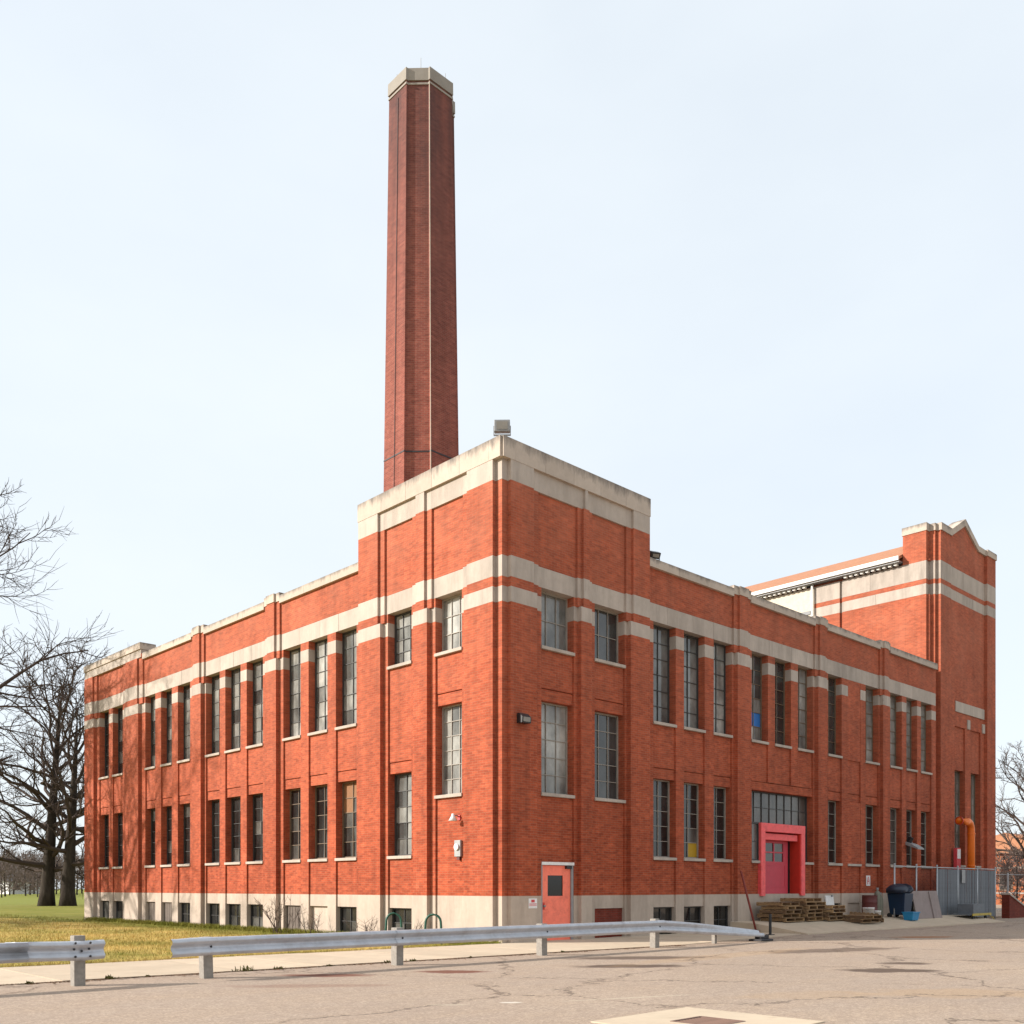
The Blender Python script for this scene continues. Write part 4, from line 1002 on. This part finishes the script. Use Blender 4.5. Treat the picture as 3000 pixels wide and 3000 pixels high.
def plant_tree(name, label, meshes, loc, rz=0, sc=1.0, group=None, cat='tree', twigmat=None):
    t = thing(name, label, cat, loc, rz, group); t.scale = (sc, sc, sc)
    ob('trunk', meshes[0], t); c = ob('crown', meshes[1], t)
    if twigmat: c.material_slots[0].link = 'OBJECT'; c.material_slots[0].material = M[twigmat]
    return t
TA = make_tree(11, 25, .62, 24, .46, twig=.019, lv2=8, lv3=6)
TB = make_tree(23, 24, .55, 26, .38, twig=.026, first=.17, lv2=6, lv3=4, lv4=4)
TC = make_tree(37, 21, .58, 24, .36, twig=.026, first=.2, lv2=6, lv3=4, lv4=4)
plant_tree('bare_tree', 'large bare tree whose long limbs reach past the end of the factory', TA, (-6.9, 39.5, -.06), R(200), .95)
plant_tree('bare_tree', 'bare tree with straight thick trunk farther from the factory wall', TB, (10.7, 68.0, -.06), R(40))
plant_tree('bare_tree', 'bare dark tree whose trunk stands closest to the brick wall end', TC, (12.0, 66.7, -.06), R(160))
plant_tree('bare_tree', 'bare tree casting branch shadows over the sunlit brick facade', TA, (-21, 41, -.06), R(75), .95)
plant_tree('bare_tree', 'bare tree behind the fence beside the orange brick house', TC, (62.2, 7.4, -.06), R(250), .66)
SM = make_tree(51, 10, .15, 16, .42, twig=.035, first=.12, lv2=6, lv3=5, lv4=3)
k_ = 0
for (u_, Z_, s_) in ((-40, 190, 1.0), (15, 170, .95), (40, 215, 1.1), (75, 180, .8), (100, 230, 1.05), (128, 200, .9), (165, 220, 1.0), (190, 185, .85), (225, 210, 1.1), (2945, 160, 1.0), (2985, 190, 1.1), (3030, 150, .9), (2960, 120, .6), (-10, 240, 1.2), (28, 195, .85), (58, 250, 1.2), (88, 205, 1.0), (115, 250, 1.2), (148, 235, 1.1), (178, 255, 1.2), (208, 240, 1.1), (240, 255, 1.2), (5, 150, .6), (110, 160, .55), (2950, 74, .5), (2978, 66, .42), (3005, 78, .55)):
    X_ = (u_ - 1500) / 2860 * Z_; x_ = -17.604 + Z_*.6889 + X_*.7249; y_ = -18.918 + Z_*.7249 - X_*.6889
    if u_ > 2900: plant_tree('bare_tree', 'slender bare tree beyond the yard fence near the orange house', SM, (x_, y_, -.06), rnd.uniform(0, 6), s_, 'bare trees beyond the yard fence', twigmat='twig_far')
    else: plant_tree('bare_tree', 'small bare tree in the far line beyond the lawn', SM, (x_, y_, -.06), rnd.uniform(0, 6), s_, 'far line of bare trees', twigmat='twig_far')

# distant pale house and the orange brick house beyond the fence
def cam_pt(u_, Z_):
    X_ = (u_ - 1500) / 2860 * Z_; return (-17.604 + Z_*.6889 + X_*.7249, -18.918 + Z_*.7249 - X_*.6889)
hx, hy = cam_pt(62, 235)
t = thing('house', 'small pale house far beyond the lawn among bare trees', 'house', (hx, hy, -.06), R(20))
MB().box(-6, 6, -4, 4, 0, 2.9).build('wall', 'white', t); MB().prism([(-4.4, 2.9), (4.4, 2.9), (0, 4.9)], 'x', -6.3, 6.3).build('roof', 'roofing', t)
for x_ in (-4, 0, 4): MB().box(x_ - .6, x_ + .6, -4.05, -3.99, 1, 2.2).build('window', 'glass_black', t)
hx, hy = cam_pt(3010, 88)
t = thing('house', 'orange sunlit brick house beyond the fence right of the factory', 'house', (hx, hy, -.06), R(0))
MB().box(-5.0, 14, -5.5, 5.5, 0, 4.6).build('wall', 'farbrick', t); MB().prism([(-6.0, 4.5), (6.0, 4.5), (6.0, 4.62), (0, 6.3), (-6.0, 4.62)], 'x', -5.4, 14.4).build('roof', 'roof_tile', t)
for y_ in (-3.5, -.5, 2.5):
    w_ = MB().box(-5.06, -4.98, y_, y_ + 1.1, 1.3, 2.9).build('window', 'sash_brown', t); MB().box(-5.08, -5.061, y_ + .08, y_ + 1.02, 1.38, 2.82).build('pane', 'pane_dark', w_)
for z_ in (1.0, 3.2): MB().box(-5.05, -4.98, -5.5, 5.5, z_, z_ + .14).build('band', 'stone', t)
t = thing('stair_wall', 'sloping red brick cheek wall past the end of the slatted fence', 'wall', (32.6, -1.0, 0))
MB().prism([(0, -.1), (2.9, -.1), (2.9, .25), (.0, 1.15)], 'y', -.18, .18).build('cheek', 'brick_panel', t); MB().prism([(-.03, 1.15), (-.03, 1.23), (2.95, .33), (2.95, .25)], 'y', -.22, .22).build('coping', 'stone', t)
t = thing('wire_fence', 'thin wire fence on steel posts beyond the stair wall', 'fence', (0, 0, 0))
for i in range(5):
    MB().tube([(36.2 + i*2.6, 1.5 - i*.4, -.1), (36.2 + i*2.6, 1.5 - i*.4, 2.3)], .05, 8).build('post', 'chain', t)
for z_ in (.3, 1.2, 2.2): MB().tube([(36.2, 1.5, z_), (46.6, -.1, z_)], .012, 5).build('wire', 'chain', t)

# ------------------------------------------------------------------ undergrowth
def grassy(name, n, fn, hmin, hmax, wid, mat):
    m = MB(); rg = random.Random(5)
    for _ in range(n):
        p = fn(rg)
        if p is None: continue
        x_, y_, z_, s_ = p; a = rg.uniform(0, math.pi); h = rg.uniform(hmin, hmax) * s_; dx, dy = math.cos(a)*wid*s_, math.sin(a)*wid*s_
        i = len(m.v); lx, ly = rg.gauss(0, .5)*h, rg.gauss(0, .5)*h
        m.v += [(x_ - dx, y_ - dy, z_), (x_ + dx, y_ + dy, z_), (x_ + lx, y_ + ly, z_ + h)]; m.f.append((i, i+1, i+2))
    return stuff(m.build(name, mat, fix=False))
def lawn(rg):
    y_ = rg.uniform(-.5, 1) ** 2 * 40 + rg.uniform(0, 8); x_ = -rg.random() ** .8 * 24
    if y_ < far_y(x_) + .02 or y_ > 45: return None
    return (x_, y_, -.06, 1 + y_ * .02)
o = grassy('lawn_grass', 90000, lawn, .035, .085, .006, 'blade'); tag(o, 'short patchy lawn grass between the sidewalk and sunlit wall', 'grass')
def edge(rg):
    if rg.random() < .45: x_ = -rg.random()*26; return (x_, far_y(x_) + abs(rg.gauss(0, .06)), -.05, 1.5)
    y_ = rg.random()*29; return (-abs(rg.gauss(0, .16)) - .01, y_, -.06, 1.9)
o = grassy('edge_grass', 22000, edge, .05, .11, .006, 'blade'); tag(o, 'lush green fringe grass along the wall foot and sidewalk edge', 'grass')
def tuft(label, loc, n, h, mat='weed', cat='weed', wid=.012, name='weed_tuft'):
    rg = random.Random(int(loc[0]*100) + 3); m = MB()
    for _ in range(n):
        a = rg.uniform(0, 6.28); l_ = h * rg.uniform(.4, 1); e = rg.uniform(.25, 1.3); dx, dy = math.cos(a)*l_*math.cos(e), math.sin(a)*l_*math.cos(e)
        i = len(m.v); px, py = rg.gauss(0, h*.5), rg.gauss(0, h*.3)
        m.v += [(px - wid, py, 0), (px + wid, py, 0), (px + dx*.6 + wid*.7, py + dy*.6, l_*math.sin(e)*.8), (px + dx, py + dy, l_*math.sin(e))]; m.f.append((i, i+1, i+2, i+3))
    o = m.build(name, mat, fix=False, loc=loc); return tag(o, label, cat, 'weeds in the sidewalk joint')
for i, (x_, h) in enumerate(((-11.35, .09), (-10.75, .05), (-9.0, .13), (-8.35, .09), (-6.0, .07), (-5.4, .08), (-3.9, .05), (-1.2, .06), (-12.6, .06), (-7.3, .05))):
    tuft('tuft of weeds growing in the joint between sidewalk and pavement', (x_, near_y(x_) - .02, .0), 40, h)
m = MB(); rg = random.Random(9)
for _ in range(7000):
    x_ = rg.uniform(-26, 3); y_ = near_y(x_) - abs(rg.gauss(0, .14)) * (.4 + .6 * math.sin(x_ * 1.7) ** 2) + .04; s_ = rg.uniform(.008, .034); a = rg.uniform(0, 6.28); i = len(m.v)
    m.v += [(x_ + s_*math.cos(a + k*2.1), y_ + s_*math.sin(a + k*2.1), .004 + (.012 if k == 0 else 0)) for k in range(3)]; m.f.append((i, i+1, i+2))
o = stuff(m.build('leaf_litter', 'dirt', fix=False)); tag(o, 'dry leaf litter and grit along the sidewalk joint', 'litter')
def shrub(label, loc, n, h, seed):
    rg = random.Random(seed); m = MB()
    for _ in range(n):
        p = Vector((rg.gauss(0, .10), rg.gauss(0, .22), -.05)); d = Vector((rg.gauss(-.05, .22), rg.gauss(0, .30), 1)).normalized(); l_ = h * rg.uniform(.5, 1.1); pts = [p]
        for k in range(5): d = (d + Vector((rg.gauss(0, .12), rg.gauss(0, .12), .02))).normalized(); p = p + d*l_/5; pts.append(p)
        m.tube(pts, [.011, .010, .009, .007, .006, .003], 4, cap=False)
        for k in (2, 3, 4):
            for _2 in range(2): q2 = pts[k] + Vector((rg.gauss(0, .12), rg.gauss(0, .16), rg.uniform(.08, .28))); m.tube([pts[k], q2], [.006, .003], 3, cap=False)
    t = thing('bare_shrub', label, 'shrub', loc); m.build('stems', 'twig', t, fix=False)
    MB().lathe([(.12, 0), (.06, .03), (0, .04)], 8).build('root_mound', 'dirt', t); return t
shrub('tall bare shrub before the basement window next to the wing pilaster', (-.5, 10.6, -.06), 16, 1.5, 3); shrub('thin leaning bare shrub before the blank basement panel', (-.55, 8.3, -.06), 6, 1.0, 4)
shrub('wispy bare shrub at the sunlit base left of green hoops', (-.45, 5.6, -.06), 8, .8, 5); shrub('low dry stems between the two green hoops', (-.5, 2.9, -.06), 9, .55, 6)
